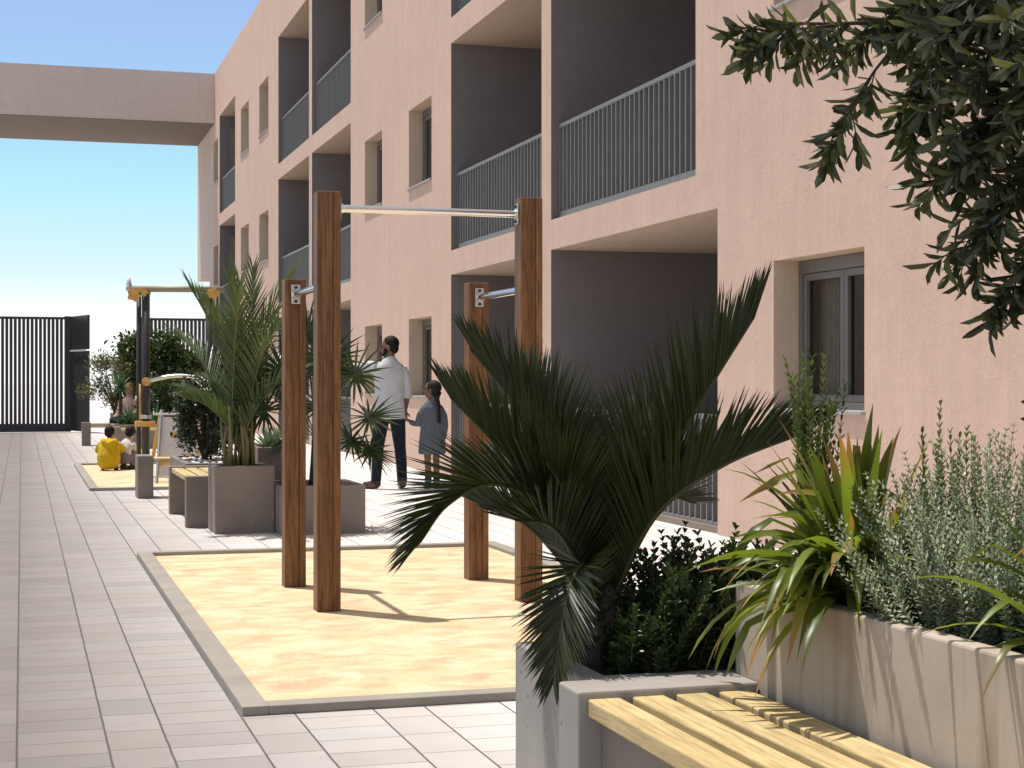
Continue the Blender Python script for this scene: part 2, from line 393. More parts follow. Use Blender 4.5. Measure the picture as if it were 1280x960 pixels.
PINK = (.645, .462, .372)
M = dict(
    plaster=m_plaster('pink_plaster', PINK, 1.25),
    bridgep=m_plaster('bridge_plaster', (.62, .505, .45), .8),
    reveal=m_plaster('reveal_plaster', (.58, .45, .34), .4),
    soffit=m_plaster('soffit_plaster', (.56, .43, .34), 0.3),
    soffit_dk=m_plaster('shaded_soffit', (.21, .165, .14), 0.3),  # darker copy of the soffit plaster, bridge underside shade put into the colour
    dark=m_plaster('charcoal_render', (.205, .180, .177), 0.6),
    conc=m_concrete('grey_concrete', (.245, .20, .165)),
    conc_fg=m_concrete('mid_grey_concrete', (.33, .30, .272)),
    conc_st=m_concrete('stained_concrete', (.45, .375, .305), True, 0.6),
    kerb=m_concrete('kerb_concrete', (.31, .28, .24), False),
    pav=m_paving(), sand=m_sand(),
    post=m_wood('stained_hardwood', (.112, .051, .021), (.325, .152, .063), 'Z', 1.0, .5),
    post2=m_wood('stained_hardwood_pale', (.15, .068, .028), (.37, .178, .075), 'Z', 1.0, .5),
    pine=m_wood('pale_pine_long', (.56, .405, .185), (.73, .58, .31), 'Y', .8, .55, .6),
    pinex=m_wood('pale_pine_cross', (.56, .405, .185), (.73, .58, .31), 'X', .8, .55, .4),
    ochre=m_plain('ochre_wood', (.60, .34, .10), .5, 0, .3, .25, 20),
    rail=m_plain('grey_railing_paint', (.185, .178, .172), .45, 0, .45, .1),
    frame=m_plain('grey_window_frame', (.135, .125, .115), .4, 0, .45, .08),
    sill=m_plain('grey_sill', (.34, .33, .32), .5, 0, .4, .08),
    black=m_plain('black_metal', (.040, .038, .040), .45, 0, .4, .2),
    charcoal=m_plain('charcoal_metal', (.030, .027, .025), .4, 0, .4, .1),
    chrome=m_plain('polished_steel', (.78, .78, .78), .16, 1.0, .5, .03, 30),
    steel=m_plain('brushed_steel', (.62, .62, .60), .38, 1.0, .5, .05, 30),
    bolt=m_plain('dark_bolt', (.05, .05, .05), .4, .8, .5, .1),
    white=m_plain('white_paint', (.60, .56, .54), .5, 0, .4, .04),
    soil=m_plain('planting_soil', (.055, .04, .028), .95, 0, .1, .4, 30, 1.0, 50),
    pebble=m_plain('white_pebble', (.72, .70, .67), .7, 0, .3, .12, 30),
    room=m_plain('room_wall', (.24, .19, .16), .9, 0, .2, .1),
    curtain=m_cloth('beige_curtain', (.46, .40, .35), 10, .4),
    glass=m_glass(),
    beamtop=m_plain('cream_beam', (.30, .26, .18), .5, 0, .4, .06),
    farg=m_concrete('pale_concrete_ground', (.60, .58, .56), False),
    # plants
    cycad=m_leaf('cycad_leaf', (.009, .014, .003), (.040, .052, .011), .14, .36, .4),
    cycstem=m_leaf('cycad_stem', (.055, .06, .018), (.08, .07, .022), 0, .5, .3),
    box=m_leaf('boxwood_leaf', (.010, .019, .006), (.055, .085, .022), .14, .38, .45),
    phor=m_leaf('strap_leaf', (.045, .065, .012), (.26, .33, .06), .36, .38, .45, tip=(.34, .17, .06)),
    phor2=m_leaf('bronze_strap_leaf', (.035, .045, .012), (.11, .11, .028), .25, .38, .45, tip=(.26, .13, .05)),
    west=m_leaf('silver_leaf', (.025, .05, .015), (.41, .46, .29), .14, .45, .45, tcol=(1.2, 1.4, .7)),
    weststem=m_leaf('woody_stem', (.10, .07, .05), (.17, .12, .09), 0, .8, .2),
    hebe=m_leaf('hebe_leaf', (.045, .075, .02), (.15, .20, .055), .25, .4, .45),
    tree=m_leaf('glossy_tree_leaf', (.018, .026, .009), (.19, .20, .10), .18, .28, .55),
    bark=m_plain('grey_bark', (.075, .06, .05), .9, 0, .15, .3, 30, .8, 60),
    areca=m_leaf('areca_leaf', (.020, .036, .010), (.11, .155, .045), .22, .32, .6),
    arstem=m_leaf('areca_stem', (.10, .12, .035), (.22, .17, .08), 0, .5, .3),
    fan=m_leaf('fan_palm_leaf', (.016, .030, .012), (.055, .085, .03), .16, .4, .45),
    dshrub=m_leaf('dark_shrub_leaf', (.016, .024, .011), (.06, .085, .04), .16, .35, .5),
    olive=m_leaf('olive_leaf', (.06, .065, .025), (.17, .165, .065), .22, .5, .35),
    fgreen=m_leaf('bush_leaf', (.018, .032, .009), (.10, .145, .045), .2, .45, .4),
    agave=m_leaf('agave_leaf', (.10, .15, .11), (.22, .28, .21), .1, .45, .4),
    yucca=m_leaf('yucca_leaf', (.03, .075, .045), (.10, .19, .10), .2, .4, .4),
    # people
    skin_d=m_plain('brown_skin', (.20, .10, .06), .55, 0, .35, .08, 25),
    skin_l=m_plain('light_skin', (.50, .29, .20), .55, 0, .35, .08, 25),
    hair_b=m_plain('black_hair', (.010, .008, .007), .65, 0, .2, .3, 60, .6, 120),
    hair_g=m_plain('dark_brown_hair', (.018, .011, .008), .65, 0, .2, .3, 60, .6, 120),
    hair_r=m_plain('ginger_hair', (.36, .12, .04), .55, 0, .4, .3, 60, .6, 120),
    shirt=m_cloth('pale_grey_shirt', (.56, .56, .57), 6.5, .55, .03, .08),
    jeans=m_cloth('navy_denim', (.013, .016, .024), 18, .6, .02),
    dress=m_cloth('grey_blue_denim', (.115, .125, .145), 10, .8, .03),
    coat=m_cloth('yellow_raincoat', (.56, .37, .012), 12, 1.0, .035),
    tee=m_cloth('white_tee', (.58, .55, .53), 14, .6, .02),
    overall=m_cloth('mauve_grey_cloth', (.20, .17, .20), 14, .6, .02),
    blush=m_cloth('blush_top', (.62, .40, .33), 14, .6, .02),
    dark_cloth=m_cloth('black_trousers', (.018, .018, .02), 14, .6, .02),
    shoe=m_plain('brown_leather', (.06, .024, .012), .4, 0, .45, .2),
    boot=m_plain('black_leather', (.015, .013, .012), .4, 0, .45, .2),
    eye=m_plain('dark_eye', (.01, .01, .01), .2, 0, .5, .1),
)
def uname(d): pass

# ------------------------------------------------------------------ ground
g = MB(); S = 900
g.quad((-S, -S, -.012), (S, -S, -.012), (S, S, -.012), (-S, S, -.012))
tag(P(g, 'ground', M['farg']), kind='structure')
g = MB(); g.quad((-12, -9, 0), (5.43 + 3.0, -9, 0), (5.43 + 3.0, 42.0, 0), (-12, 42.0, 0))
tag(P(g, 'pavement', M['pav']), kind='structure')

# ------------------------------------------------------------------ apartment building
XF = 5.43; ROOF = 10.29; YN = -9.0; YE = 53.5; YPASS = 49.95; ZPASS = 4.47
bld = T('apartment_building', 'long three-storey pink apartment block with recessed dark balconies and a bridge across the courtyard', 'building', (XF, 20, 0))
FL = [(0.0, 2.66), (2.98, 5.71), (6.05, 8.85)]
ops = []   # (y0,y1,z0,z1,kind,floor)
def add_b(y0, y1, fl): ops.append((y0, y1, FL[fl][0] if fl else 0.0, FL[fl][1], 'b', fl))
WZ = [(1.045, 2.16), (4.06, 5.21), (7.07, 8.29)]
def add_w(y0, y1, fl): ops.append((y0, y1, WZ[fl][0], WZ[fl][1], 'w', fl))
for fl in range(3):
    add_b(12.315 if fl == 0 else 12.77, 16.695, fl)
    add_b(17.033, 20.96, fl)
    add_b(27.85, 31.78, fl); add_b(32.13, 36.15, fl); add_b(43.8, 47.37, fl)
    for (a, b_) in ((9.887, 11.277), (22.04, 23.43), (25.29, 26.64), (37.69, 39.2), (41.08, 42.63)):
        add_w(a, b_, fl)
    add_b(1.0, 5.0, fl); add_w(6.4, 7.8, fl)
    if fl: add_w(47.75, 48.9, fl)
ops.append((YPASS, YE + .0, 0.0, ZPASS, 'p', 0))
ys = sorted(set([YN, YE] + [o[0] for o in ops] + [o[1] for o in ops])); zs = sorted(set([0.0, ROOF] + [o[2] for o in ops] + [o[3] for o in ops]))
w = MB(); w2 = MB()
def wv(y, z): return (XF, y, z)
for i in range(len(ys) - 1):
    for j in range(len(zs) - 1):
        yc = (ys[i] + ys[i + 1]) / 2; zc = (zs[j] + zs[j + 1]) / 2
        if any(o[0] < yc < o[1] and o[2] < zc < o[3] for o in ops): continue
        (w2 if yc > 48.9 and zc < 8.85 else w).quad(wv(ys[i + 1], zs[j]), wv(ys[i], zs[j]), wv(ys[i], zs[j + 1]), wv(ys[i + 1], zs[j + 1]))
# roof, ends
XB = XF + 10
w.quad((XF, YN, ROOF), (XB, YN, ROOF), (XB, YE, ROOF), (XF, YE, ROOF))
w.quad((XF, YN, 0), (XB, YN, 0), (XB, YN, ROOF), (XF, YN, ROOF))
w.quad((XB, YE, ZPASS), (XF, YE, ZPASS), (XF, YE, ROOF), (XB, YE, ROOF))
w.quad((XB, YN, 0), (XB, YE, 0), (XB, YE, ROOF), (XB, YN, ROOF))
# window reveals in plaster
RV = 0.205
P(w, 'wall', M['plaster'], bld); P(w2, 'end_wall', M['bridgep'], bld)  # end wall: shade beneath the bridge painted in as a greyer plaster
# passage under the far end
w = MB()
w.quad((XF, YPASS, ZPASS), (XB, YPASS, ZPASS), (XB, YE, ZPASS), (XF, YE, ZPASS))
P(w, 'passage_soffit', M['soffit'], bld)
w = MB(); w.quad((XF, YPASS, 0), (XB, YPASS, 0), (XB, YPASS, ZPASS), (XF, YPASS, ZPASS))
P(w, 'passage_wall', M['plaster'], bld)
# balconies: soffits and dark inner walls
BD = 3.0
def balcony(y0, y1, z0, z1, fl):
    a = XF + .004; c = XF + BD; ground = fl == 0
    d = MB()
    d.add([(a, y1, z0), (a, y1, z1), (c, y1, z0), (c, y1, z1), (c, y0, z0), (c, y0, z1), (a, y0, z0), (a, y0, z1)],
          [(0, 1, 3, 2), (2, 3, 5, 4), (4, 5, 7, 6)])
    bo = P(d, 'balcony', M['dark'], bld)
    d = MB(); d.quad((a, y0, z1), (c, y0, z1), (c, y1, z1), (a, y1, z1)); P(d, 'soffit', M['soffit'], bo)
    if fl:
        d = MB(); d.quad((XF, y0, z0), (XF, y1, z0), (c, y1, z0), (c, y0, z0)); P(d, 'floor', M['kerb'], bo)
    top = z0 + (0.955 if ground else 1.0)
    r = MB(); x = XF + .105
    r.box(x - .028, x + .028, y0 + .012, y1 - .012, top - .022, top + .022)
    P(r, 'handrail', M['rail'], bo, .006)
    r = MB(); r.box(x - .022, x + .022, y0 + .012, y1 - .012, z0 + .012, z0 + .085)
    P(r, 'bottom_rail', M['rail'], bo, .004)
    r = MB(); k = int((y1 - y0) / .125); st = (y1 - y0 - .08) / k
    for i in range(k + 1):
        yy = y0 + .04 + i * st
        r.box(x - .026, x + .026, yy - .010, yy + .010, z0 + .085, top - .022)
    P(r, 'balusters', M['rail'], bo)
    if ground:
        r = MB(); r.box(x - .06, x + .06, y0 + .005, y1 - .005, z0, z0 + .055)
        P(r, 'railing_kerb', M['conc'], bo)
for (y0, y1, z0, z1, kd, fl) in ops:
    if kd == 'b': balcony(y0, y1, z0, z1, fl)
# windows
def window(y0, y1, z0, z1, big):
    xg = XF + RV
    f = MB(); fw = .055
    x0, x1 = xg, xg + .07
    # outer frame
    f.box(x0, x1, y1 - fw, y1 - .002, z0 + .002, z1 - .002)
    f.box(x0, x1, y0 + .002, y0 + fw, z0 + .002, z1 - .002)
    f.box(x0, x1, y0 + fw, y1 - fw, z1 - .10, z1 - .002)
    f.box(x0, x1, y0 + fw, y1 - fw, z0 + .002, z0 + .055)
    fo = P(f, 'window', M['frame'], bld, .004)
    ym = (y0 + y1) / 2
    for (a, b_) in ((ym + .004, y1 - fw - .003), (y0 + fw + .003, ym - .004)):
        s = MB(); sw = .052; q0, q1 = xg + .012, xg + .058; zz0, zz1 = z0 + .058, z1 - .103
        s.box(q0, q1, a, a + sw, zz0, zz1); s.box(q0, q1, b_ - sw, b_, zz0, zz1)
        s.box(q0, q1, a + sw, b_ - sw, zz0, zz0 + sw); s.box(q0, q1, a + sw, b_ - sw, zz1 - sw, zz1)
        P(s, 'sash', M['frame'], fo, .004)
        s = MB(); x = xg + .04
        s.quad((x, b_ - sw, zz0 + sw), (x, a + sw, zz0 + sw), (x, a + sw, zz1 - sw), (x, b_ - sw, zz1 - sw))
        P(s, 'pane', M['glass'], fo)
    s = MB(); s.box(XF - .035, XF + RV, y0 - .015, y1 + .015, z0 - .022, z0 + .004)
    P(s, 'sill', M['sill'], fo, .003)
    w = MB(); a = XF; c = XF + RV + .06
    w.add([(a, y1, z0), (a, y1, z1), (a, y0, z1), (a, y0, z0), (c, y1, z0), (c, y1, z1), (c, y0, z1), (c, y0, z0)],
          [(0, 1, 5, 4), (1, 2, 6, 5), (2, 3, 7, 6), (3, 0, 4, 7)])
    P(w, 'reveal', M['reveal'], fo)
    # shallow room with a curtain behind the glass
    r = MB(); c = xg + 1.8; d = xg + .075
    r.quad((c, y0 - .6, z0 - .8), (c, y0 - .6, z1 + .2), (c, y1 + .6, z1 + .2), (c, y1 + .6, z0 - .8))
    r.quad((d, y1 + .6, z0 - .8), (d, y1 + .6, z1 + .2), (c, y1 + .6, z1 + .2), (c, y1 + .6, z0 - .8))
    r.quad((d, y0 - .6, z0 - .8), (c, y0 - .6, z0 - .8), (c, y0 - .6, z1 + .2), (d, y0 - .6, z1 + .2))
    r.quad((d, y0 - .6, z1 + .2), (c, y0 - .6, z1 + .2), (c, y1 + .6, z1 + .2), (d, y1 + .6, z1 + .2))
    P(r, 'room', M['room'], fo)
    if big:
        r = MB(); vs = []; fs = []; nn = 40
        for (a, b_) in ((y1 - .02, y1 - .40), (y0 + .30, y0 + .02)):
            o = len(vs)
            for i in range(nn + 1):
                yy = a + (b_ - a) * i / nn; xx = xg + .17 + .025 * math.sin(i * 1.1)
                vs += [(xx, yy, z0 - .3), (xx, yy, z1 + .1)]
            fs += [(o + 2 * i, o + 2 * i + 2, o + 2 * i + 3, o + 2 * i + 1) for i in range(nn)]
        r.add(vs, fs); P(r, 'curtain', M['curtain'], fo, smooth=True)
for (y0, y1, z0, z1, kd, fl) in ops:
    if kd == 'w': window(y0, y1, z0, z1, True)
# bridge across the courtyard, joined to the block
b = MB(); b.box(-15, XF - .003, 48.69, 53.45, 8.84, ROOF + .01)
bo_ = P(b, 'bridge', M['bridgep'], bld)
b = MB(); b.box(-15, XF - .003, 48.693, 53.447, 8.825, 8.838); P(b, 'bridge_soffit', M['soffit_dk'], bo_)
b = MB(); b.box(-18.0, -15.003, 48.69, 53.45, 0, ROOF + .01)
P(b, 'bridge_pier', M['plaster'], bld)

# ------------------------------------------------------------------ fence and gate at the end of the courtyard
def fence(x0, x1, y, label, post_side):
    t = T('metal_fence', label, 'fence', ((x0 + x1) / 2, y, 0), 'slat fences closing the courtyard')
    s = MB(); k = int((x1 - x0) / .10)
    for i in range(k):
        xx = x0 + .05 + i * .10
        s.box(xx - .036, xx + .036, y - .03, y + .03, .20, 2.80)
    P(s, 'slat_panel', M['black'], t)
    s = MB(); s.box(x0, x1, y - .035, y + .035, 2.80, 2.86); P(s, 'top_rail', M['black'], t)
    s = MB(); s.box(x0, x1, y - .04, y + .04, .0, .20); P(s, 'bottom_rail', M['black'], t)
    s = MB(); a, b_ = post_side; s.box(a, b_, y - .06, y + .06, 0, 2.88); P(s, 'post', M['charcoal'], t, .005)
fence(-9.0, 1.02, 42.4, 'black vertical slat fence on the left end of the courtyard', (1.022, 1.18))
fence(3.1, XF - .02, 42.4, 'black vertical slat fence seen behind the bushes beside the pink building', (2.78, 3.098))
gt = T('metal_gate', 'dark solid gate leaf standing open next to the left slat fence', 'gate', (1.2, 42.3, 0))
ang = math.atan2(41.0 - 42.32, 1.56 - 1.19)
Mg = Matrix.Translation((1.19, 42.32, 0)) @ Matrix.Rotation(ang, 4, 'Z')
s = MB(); s.box(0, 1.37, -.025, .025, .03, 2.0, Mg); P(s, 'door_panel', M['black'], gt, .004)
s = MB(); s.box(0, 1.37, -.025, .025, 2.035, 2.87, Mg); P(s, 'upper_panel', M['charcoal'], gt, .004)
s = MB(); s.box(.08, 1.3, -.07, -.045, 1.99, 2.03, Mg); s.box(.2, .22, -.05, -.02, 2.0, 2.04, Mg); s.box(1.1, 1.12, -.05, -.02, 2.0, 2.04, Mg); P(s, 'handle', M['white'], gt, .003)

# ------------------------------------------------------------------ play surfaces
def sandbox(x0, x1, y0, y1, label):
    t = T('sandbox', label, 'sandbox', ((x0 + x1) / 2, (y0 + y1) / 2, 0), 'rubber play surfaces in the paving')
    k = .10; h = .036
    b = MB()
    b.box(x0, x0 + k, y0, y1, 0, h); b.box(x1 - k, x1, y0, y1, 0, h)
    b.box(x0 + k, x1 - k, y0, y0 + k, 0, h - .0005); b.box(x0 + k, x1 - k, y1 - k, y1, 0, h - .0005)
    P(b, 'kerb', M['kerb'], t, .004)
    b = MB(); b.quad((x0 + k, y0 + k, .010), (x1 - k, y0 + k, .010), (x1 - k, y1 - k, .010), (x0 + k, y1 - k, .010))
    P(b, 'play_surface', M['sand'], t)
sandbox(.789, 3.45, 6.15, 12.0, 'large yellow and orange speckled play surface with concrete kerb under the wooden exercise frame')
sandbox(.745, 3.2, 19.3, 25.25, 'smaller far speckled play surface where two children crouch')

# ------------------------------------------------------------------ wooden pull-up frame
fr = T('pull_up_frame', 'exercise frame of square brown wooden posts with chrome bars on the large yellow surface', 'exercise frame', (2.16, 9.3, 0))
def post(x0, y0, h):
    W = .128; s = MB(); sp = .086
    s.box(x0, x0 + sp, y0, y0 + W, .008, h)
    o = P(s, 'post', M['post'], fr, .005)
    s = MB(); s.box(x0 + sp + .0015, x0 + W, y0, y0 + W, .008, h)
    P(s, 'laminate', M['post2'], o, .005)
post(1.522, 8.74, 2.276); post(2.684, 8.80, 2.285); post(1.517, 9.84, 1.868); post(2.672, 9.87, 1.868)
def bar(a, b_, r=.021):
    s = MB(); s.tube([a, b_], r, 20, False); P(s, 'bar', M['chrome'], fr, smooth=True)
def bracket(c, nrm):
    c = V(c); nrm = V(nrm); t = .008
    s = MB()
    if abs(nrm.y) > .5:
        s.box(c.x - .028, c.x + .028, min(c.y, c.y + nrm.y * t), max(c.y, c.y + nrm.y * t), c.z - .058, c.z + .058)
    else:
        s.box(min(c.x, c.x + nrm.x * t), max(c.x, c.x + nrm.x * t), c.y - .028, c.y + .028, c.z - .058, c.z + .058)
    o = P(s, 'bracket', M['steel'], fr, .004)
    s = MB(); s.tube([c + nrm * t, c + nrm * .02], .025, 18); P(s, 'collar', M['chrome'], o)
    for dz in (-.042, .042):
        s = MB(); q = c + V((0, 0, dz)) + nrm * t; s.tube([q, q + nrm * .009], .010, 6); P(s, 'bolt', M['bolt'], o)
bar((1.652, 8.80, 2.19), (2.682, 8.862, 2.195)); bracket((1.652, 8.80, 2.19), (1, 0, 0)); bracket((2.682, 8.862, 2.195), (-1, 0, 0))
bar((1.582, 8.872, 1.775), (1.582, 9.838, 1.775)); bracket((1.582, 9.838, 1.775), (0, -1, 0)); bracket((1.582, 8.872, 1.775), (0, 1, 0))
bar((2.745, 8.932, 1.775), (2.738, 9.868, 1.775)); bracket((2.738, 9.868, 1.775), (0, -1, 0)); bracket((2.745, 8.932, 1.775), (0, 1, 0))

# ------------------------------------------------------------------ planters and benches
def planter(x0, x1, y0, y1, h, label, mat='conc', wall=.06, soil=.05, group='concrete planters in the courtyard', pebbles=0):
    t = T('planter', label, 'planter', ((x0 + x1) / 2, (y0 + y1) / 2, 0), group)
    vs = []
    for (ins, z) in ((0, 0), (0, h), (wall, h), (wall, h - .14)):
        vs += [(x0 + ins, y0 + ins, z), (x1 - ins, y0 + ins, z), (x1 - ins, y1 - ins, z), (x0 + ins, y1 - ins, z)]
    fs = []
    for r_ in range(3):
        for k in range(4):
            k2 = (k + 1) % 4
            fs.append((r_ * 4 + k, r_ * 4 + k2, r_ * 4 + 4 + k2, r_ * 4 + 4 + k))
    b = MB(); b.add(vs, fs); P(b, 'box', M[mat], t, .007)
    b = MB(); nx, ny = 14, 14; vs = []; fs = []
    for i in range(nx + 1):
        for j in range(ny + 1):
            x = x0 + wall + .001 + (x1 - x0 - 2 * wall - .002) * i / nx; y = y0 + wall + .001 + (y1 - y0 - 2 * wall - .002) * j / ny
            vs.append((x, y, h - soil + .018 * mnoise.noise(V((x * 9, y * 9, 1))) - .01))
    for i in range(nx):
        for j in range(ny):
            a = i * (ny + 1) + j; fs.append((a, a + ny + 1, a + ny + 2, a + 1))
    b.add(vs, fs); P(b, 'soil', M['soil'], t, smooth=True)
    if pebbles:
        b = MB()
        for i in range(pebbles):
            x = R.uniform(x0 + wall + .03, x1 - wall - .03); y = R.uniform(y0 + wall + .03, y1 - wall - .03); r_ = R.uniform(.012, .03)
            b.ell((x, y, h - soil + r_ * .4), (r_, r_ * R.uniform(.7, 1), r_ * .6), 6, 4)
        o = P(b, 'pebbles', M['pebble'], t, smooth=True); o['kind'] = 'stuff'
    return t
planter(1.457, 2.9, 4.152, 4.84, .448, 'low foreground concrete planter holding the dark cycad palm, just behind the nearest bench', 'conc_fg', .07, .03)
planter(1.880, 3.55, 2.79, 4.148, .702, 'tall stained concrete planter at the lower right beside the nearest bench', 'conc_st', .055, .05)
planter(1.515, 2.005, 13.55, 14.06, .556, 'square concrete planter holding the tall feathery areca palm', 'conc', .05, .05, pebbles=40)
planter(2.01, 2.717, 13.30, 14.16, .40, 'low concrete planter behind the wooden posts holding the fan palm', 'conc', .05, .07)
planter(1.96, 2.33, 14.25, 15.1, .68, 'tall dark planter of blue agaves half hidden behind the areca palm', 'conc', .05, .04, pebbles=70)
planter(1.50, 2.25, 15.86, 17.6, .47, 'concrete planter of a dark leafy shrub and white pebbles behind the slatted bench', 'conc', .06, .03, pebbles=110)
planter(1.62, 3.2, 31.2, 32.2, .45, 'long far concrete planter of agaves and yucca behind the crouching children', 'conc', .06, .04)
planter(1.72, 4.4, 33.2, 34.2, .62, 'rearmost dark concrete planter of bushes in front of the slat fence', 'conc', .06, .04)

# nearest bench (runs towards the camera)
bn = T('bench', 'nearest concrete bench with four pale pine slats at the bottom right', 'bench', (1.62, 3.1, 0), 'slatted concrete benches')
s = MB(); s.box(1.369, 1.877, 3.985, 4.149, 0, .452); P(s, 'end_block', M['conc_fg'], bn, .007)
s = MB(); s.box(1.369, 1.877, 1.6, 1.76, 0, .452); P(s, 'end_block', M['conc'], bn, .007)
s = MB(); s.box(1.43, 1.86, 1.762, 3.983, .0, .375); P(s, 'base', M['conc'], bn, .006)
for i in range(4):
    x = 1.394 + i * .1215
    s = MB(); s.box(x, x + .089, 1.763, 3.982, .388, .434); P(s, 'slat', M['pine'], bn, .005)
# bench in front of planter with areca
bn = T('bench', 'middle concrete bench with three pale slats next to the areca planter', 'bench', (1.6, 14.95, 0), 'slatted concrete benches')
s = MB(); s.box(1.345, 1.86, 14.2, 14.33, 0, .44); P(s, 'end_block', M['conc'], bn, .006)
s = MB(); s.box(1.335, 1.86, 15.70, 15.83, 0, .452); P(s, 'end_block', M['conc'], bn, .006)
for i in range(4):
    x = 1.352 + i * .125
    s = MB(); s.box(x, x + .105, 14.333, 15.697, .395, .437); P(s, 'slat', M['pine'], bn, .004)
# cross bench with one block end, towards the far play surface
def cross_bench(x0, x1, y, d, h, label, n=3, bw=.165):
    bn = T('bench', label, 'bench', ((x0 + x1) / 2, y, 0), 'slatted concrete benches')
    s = MB(); s.box(x0, x0 + bw, y, y + d, 0, h); P(s, 'end_block', M['conc'], bn, .006)
    s = MB(); s.box(x1 - bw, x1, y, y + d, 0, h); P(s, 'end_block', M['conc'], bn, .006)
    for i in range(n):
        q = y + .01 + i * (d - .02) / n
        s = MB(); s.box(x0 + bw + .002, x1 - bw - .002, q, q + (d - .02) / n - .02, h - .07, h - .028); P(s, 'slat', M['pinex'], bn, .003)
cross_bench(1.188, 2.6, 17.92, .42, .455, 'concrete bench with a square end block at the near edge of the far play surface')
cross_bench(1.125, 2.4, 33.9 - 1.0, .30, .455, 'farthest bench with a square concrete end block near the black gate')
cross_bench(1.55, 3.0, 29.6, .42, .45, 'far bench with pale slats behind the two children', 3, .12)

# ------------------------------------------------------------------ play frame, easel
pf = T('play_frame', 'dark twin-post play frame with cream top beam, curved steel bar and ochre rings', 'play frame', (1.9, 21.9, 0))
for (x, y) in ((1.555, 21.9), (2.36, 21.75)):
    s = MB(); s.tube([(x, y, .0), (x, y, 2.42)], .052, 16); P(s, 'post', M['charcoal'], pf, smooth=True)
for (x, y) in ((1.475, 22.02), (2.46, 21.88)):
    s = MB(); s.tube([(x, y, .0), (x, y, 2.40)], .032, 12); P(s, 'post', M['charcoal'], pf, smooth=True)
s = MB(); s.tube([(1.36, 21.92, 2.46), (2.55, 21.73, 2.46)], .040, 12); P(s, 'top_beam', M['beamtop'], pf, smooth=True)
for x, y in ((1.555, 21.9), (2.36, 21.75)):
    s = MB(); s.tube([(x, y, 2.385), (x, y, 2.425)], .062, 16); P(s, 'post_cap', M['beamtop'], pf)
def disc(c, r, t, ax, mat, name, lobes=0):
    s = MB(); n = 28; vs = []
    u = V((0, 0, 1)); w_ = V(ax).cross(u)
    if w_.length < .1: u = V((1, 0, 0)); w_ = V(ax).cross(u)
    c = V(c)
    for sd in (-1, 1):
        for k in range(n):
            a = 2 * PI * k / n; rr = r * (1 + (.16 * math.cos(lobes * a) if lobes else 0))
            vs.append(c + u * math.sin(a) * rr + w_ * math.cos(a) * rr + V(ax) * (sd * t / 2))
    s.add(vs, [tuple(range(n)), tuple(range(2 * n - 1, n - 1, -1))] + [(k, n + k, n + (k + 1) % n, (k + 1) % n) for k in range(n)])
    return P(s, name, mat, pf, .004)
disc((1.40, 21.80, 2.38), .085, .05, (0, 1, 0), M['ochre'], 'flower_disc', 5)
disc((1.51, 21.80, 2.42), .055, .05, (0, 1, 0), M['ochre'], 'flower_disc', 5)
disc((2.40, 21.66, 2.40), .075, .05, (0, 1, 0), M['ochre'], 'flower_disc', 5)
s = MB(); s.tube([(1.345, 21.93, 2.44), (1.342, 21.93, 2.52), (1.345, 21.93, 2.63)], [.045, .035, .006], 10); P(s, 'finial', M['steel'], pf, smooth=True)
s = MB(); pts = [V((1.56 + .84 * t, 21.80 - .13 * t, 1.25 + .075 * math.sin(PI * t))) for t in [i / 14 for i in range(15)]]
s.tube(pts, .026, 10); P(s, 'curved_bar', M['steel'], pf, smooth=True)
disc((1.555, 21.79, 1.25), .055, .05, (0, 1, 0), M['ochre'], 'clamp')
disc((1.545, 21.9, .70), .135, .07, (0, 0, 1), M['ochre'], 'ring')
disc((1.555, 21.9, .79), .072, .05, (0, 0, 1), M['steel'], 'ring')
s = MB(); s.tube([(1.475, 21.83, .72), (1.475, 21.83, 1.22)], .012, 8); P(s, 'hanging_rod', M['ochre'], pf, smooth=True)

es = T('easel', 'white play easel board with ochre leaf motifs on slanted wooden legs', 'easel', (1.85, 20.75, 0))
def slab(mb, c, ux, uz, w_, h, t):
    c = V(c); ux = V(ux).normalized(); uz = V(uz).normalized(); un = ux.cross(uz)
    Mx = Matrix((ux.to_4d(), un.to_4d(), uz.to_4d(), (0, 0, 0, 1))).transposed(); Mx.translation = c
    for r_ in range(3): Mx[3][r_] = 0
    Mx[3][3] = 1
    mb.box(-w_ / 2, w_ / 2, -t / 2, t / 2, -h / 2, h / 2, Mx)
lean = V((.05, .18, 1)).normalized()
s = MB(); slab(s, (1.86, 20.60, .45), (1, -.12, 0), lean, .50, .74, .02); bo = P(s, 'board', M['white'], es, .004)
for x in (1.63, 2.12):
    s = MB(); s.tube([(x - .05, 20.44, .012), (x + .03, 20.70, .90)], .020, 8); P(s, 'leg', M['steel'] if x < 1.8 else M['ochre'], es)
s = MB(); s.tube([(1.53, 20.98, .012), (1.65, 20.72, .86)], .024, 8); P(s, 'leg', M['ochre'], es)
s = MB(); s.tube([(2.15, 20.98, .012), (2.1, 20.72, .86)], .024, 8); P(s, 'leg', M['ochre'], es)
s = MB(); s.box(1.56, 2.22, 20.62, 20.76, .835, .86); P(s, 'shelf', M['white'], es, .004)
s = MB()
un = V((1, -.12, 0)).normalized().cross(lean)
for (dx, dz) in ((-.02, .12), (.12, -.16), (-.16, -.22)):
    for k in range(7):
        a = PI * k / 6; d = V((1, -.12, 0)).normalized() * math.cos(a) + lean * math.sin(a) * .8
        p = V((1.86, 20.60, .45)) + V((1, -.12, 0)).normalized() * dx + lean * dz + V((0, -.016, 0))
        s.leaf(p, d, V((0, -1, 0)), .085, .035, (.5, .5, .5), 0.0)
P(s, 'leaf_motif', M['ochre'], bo)

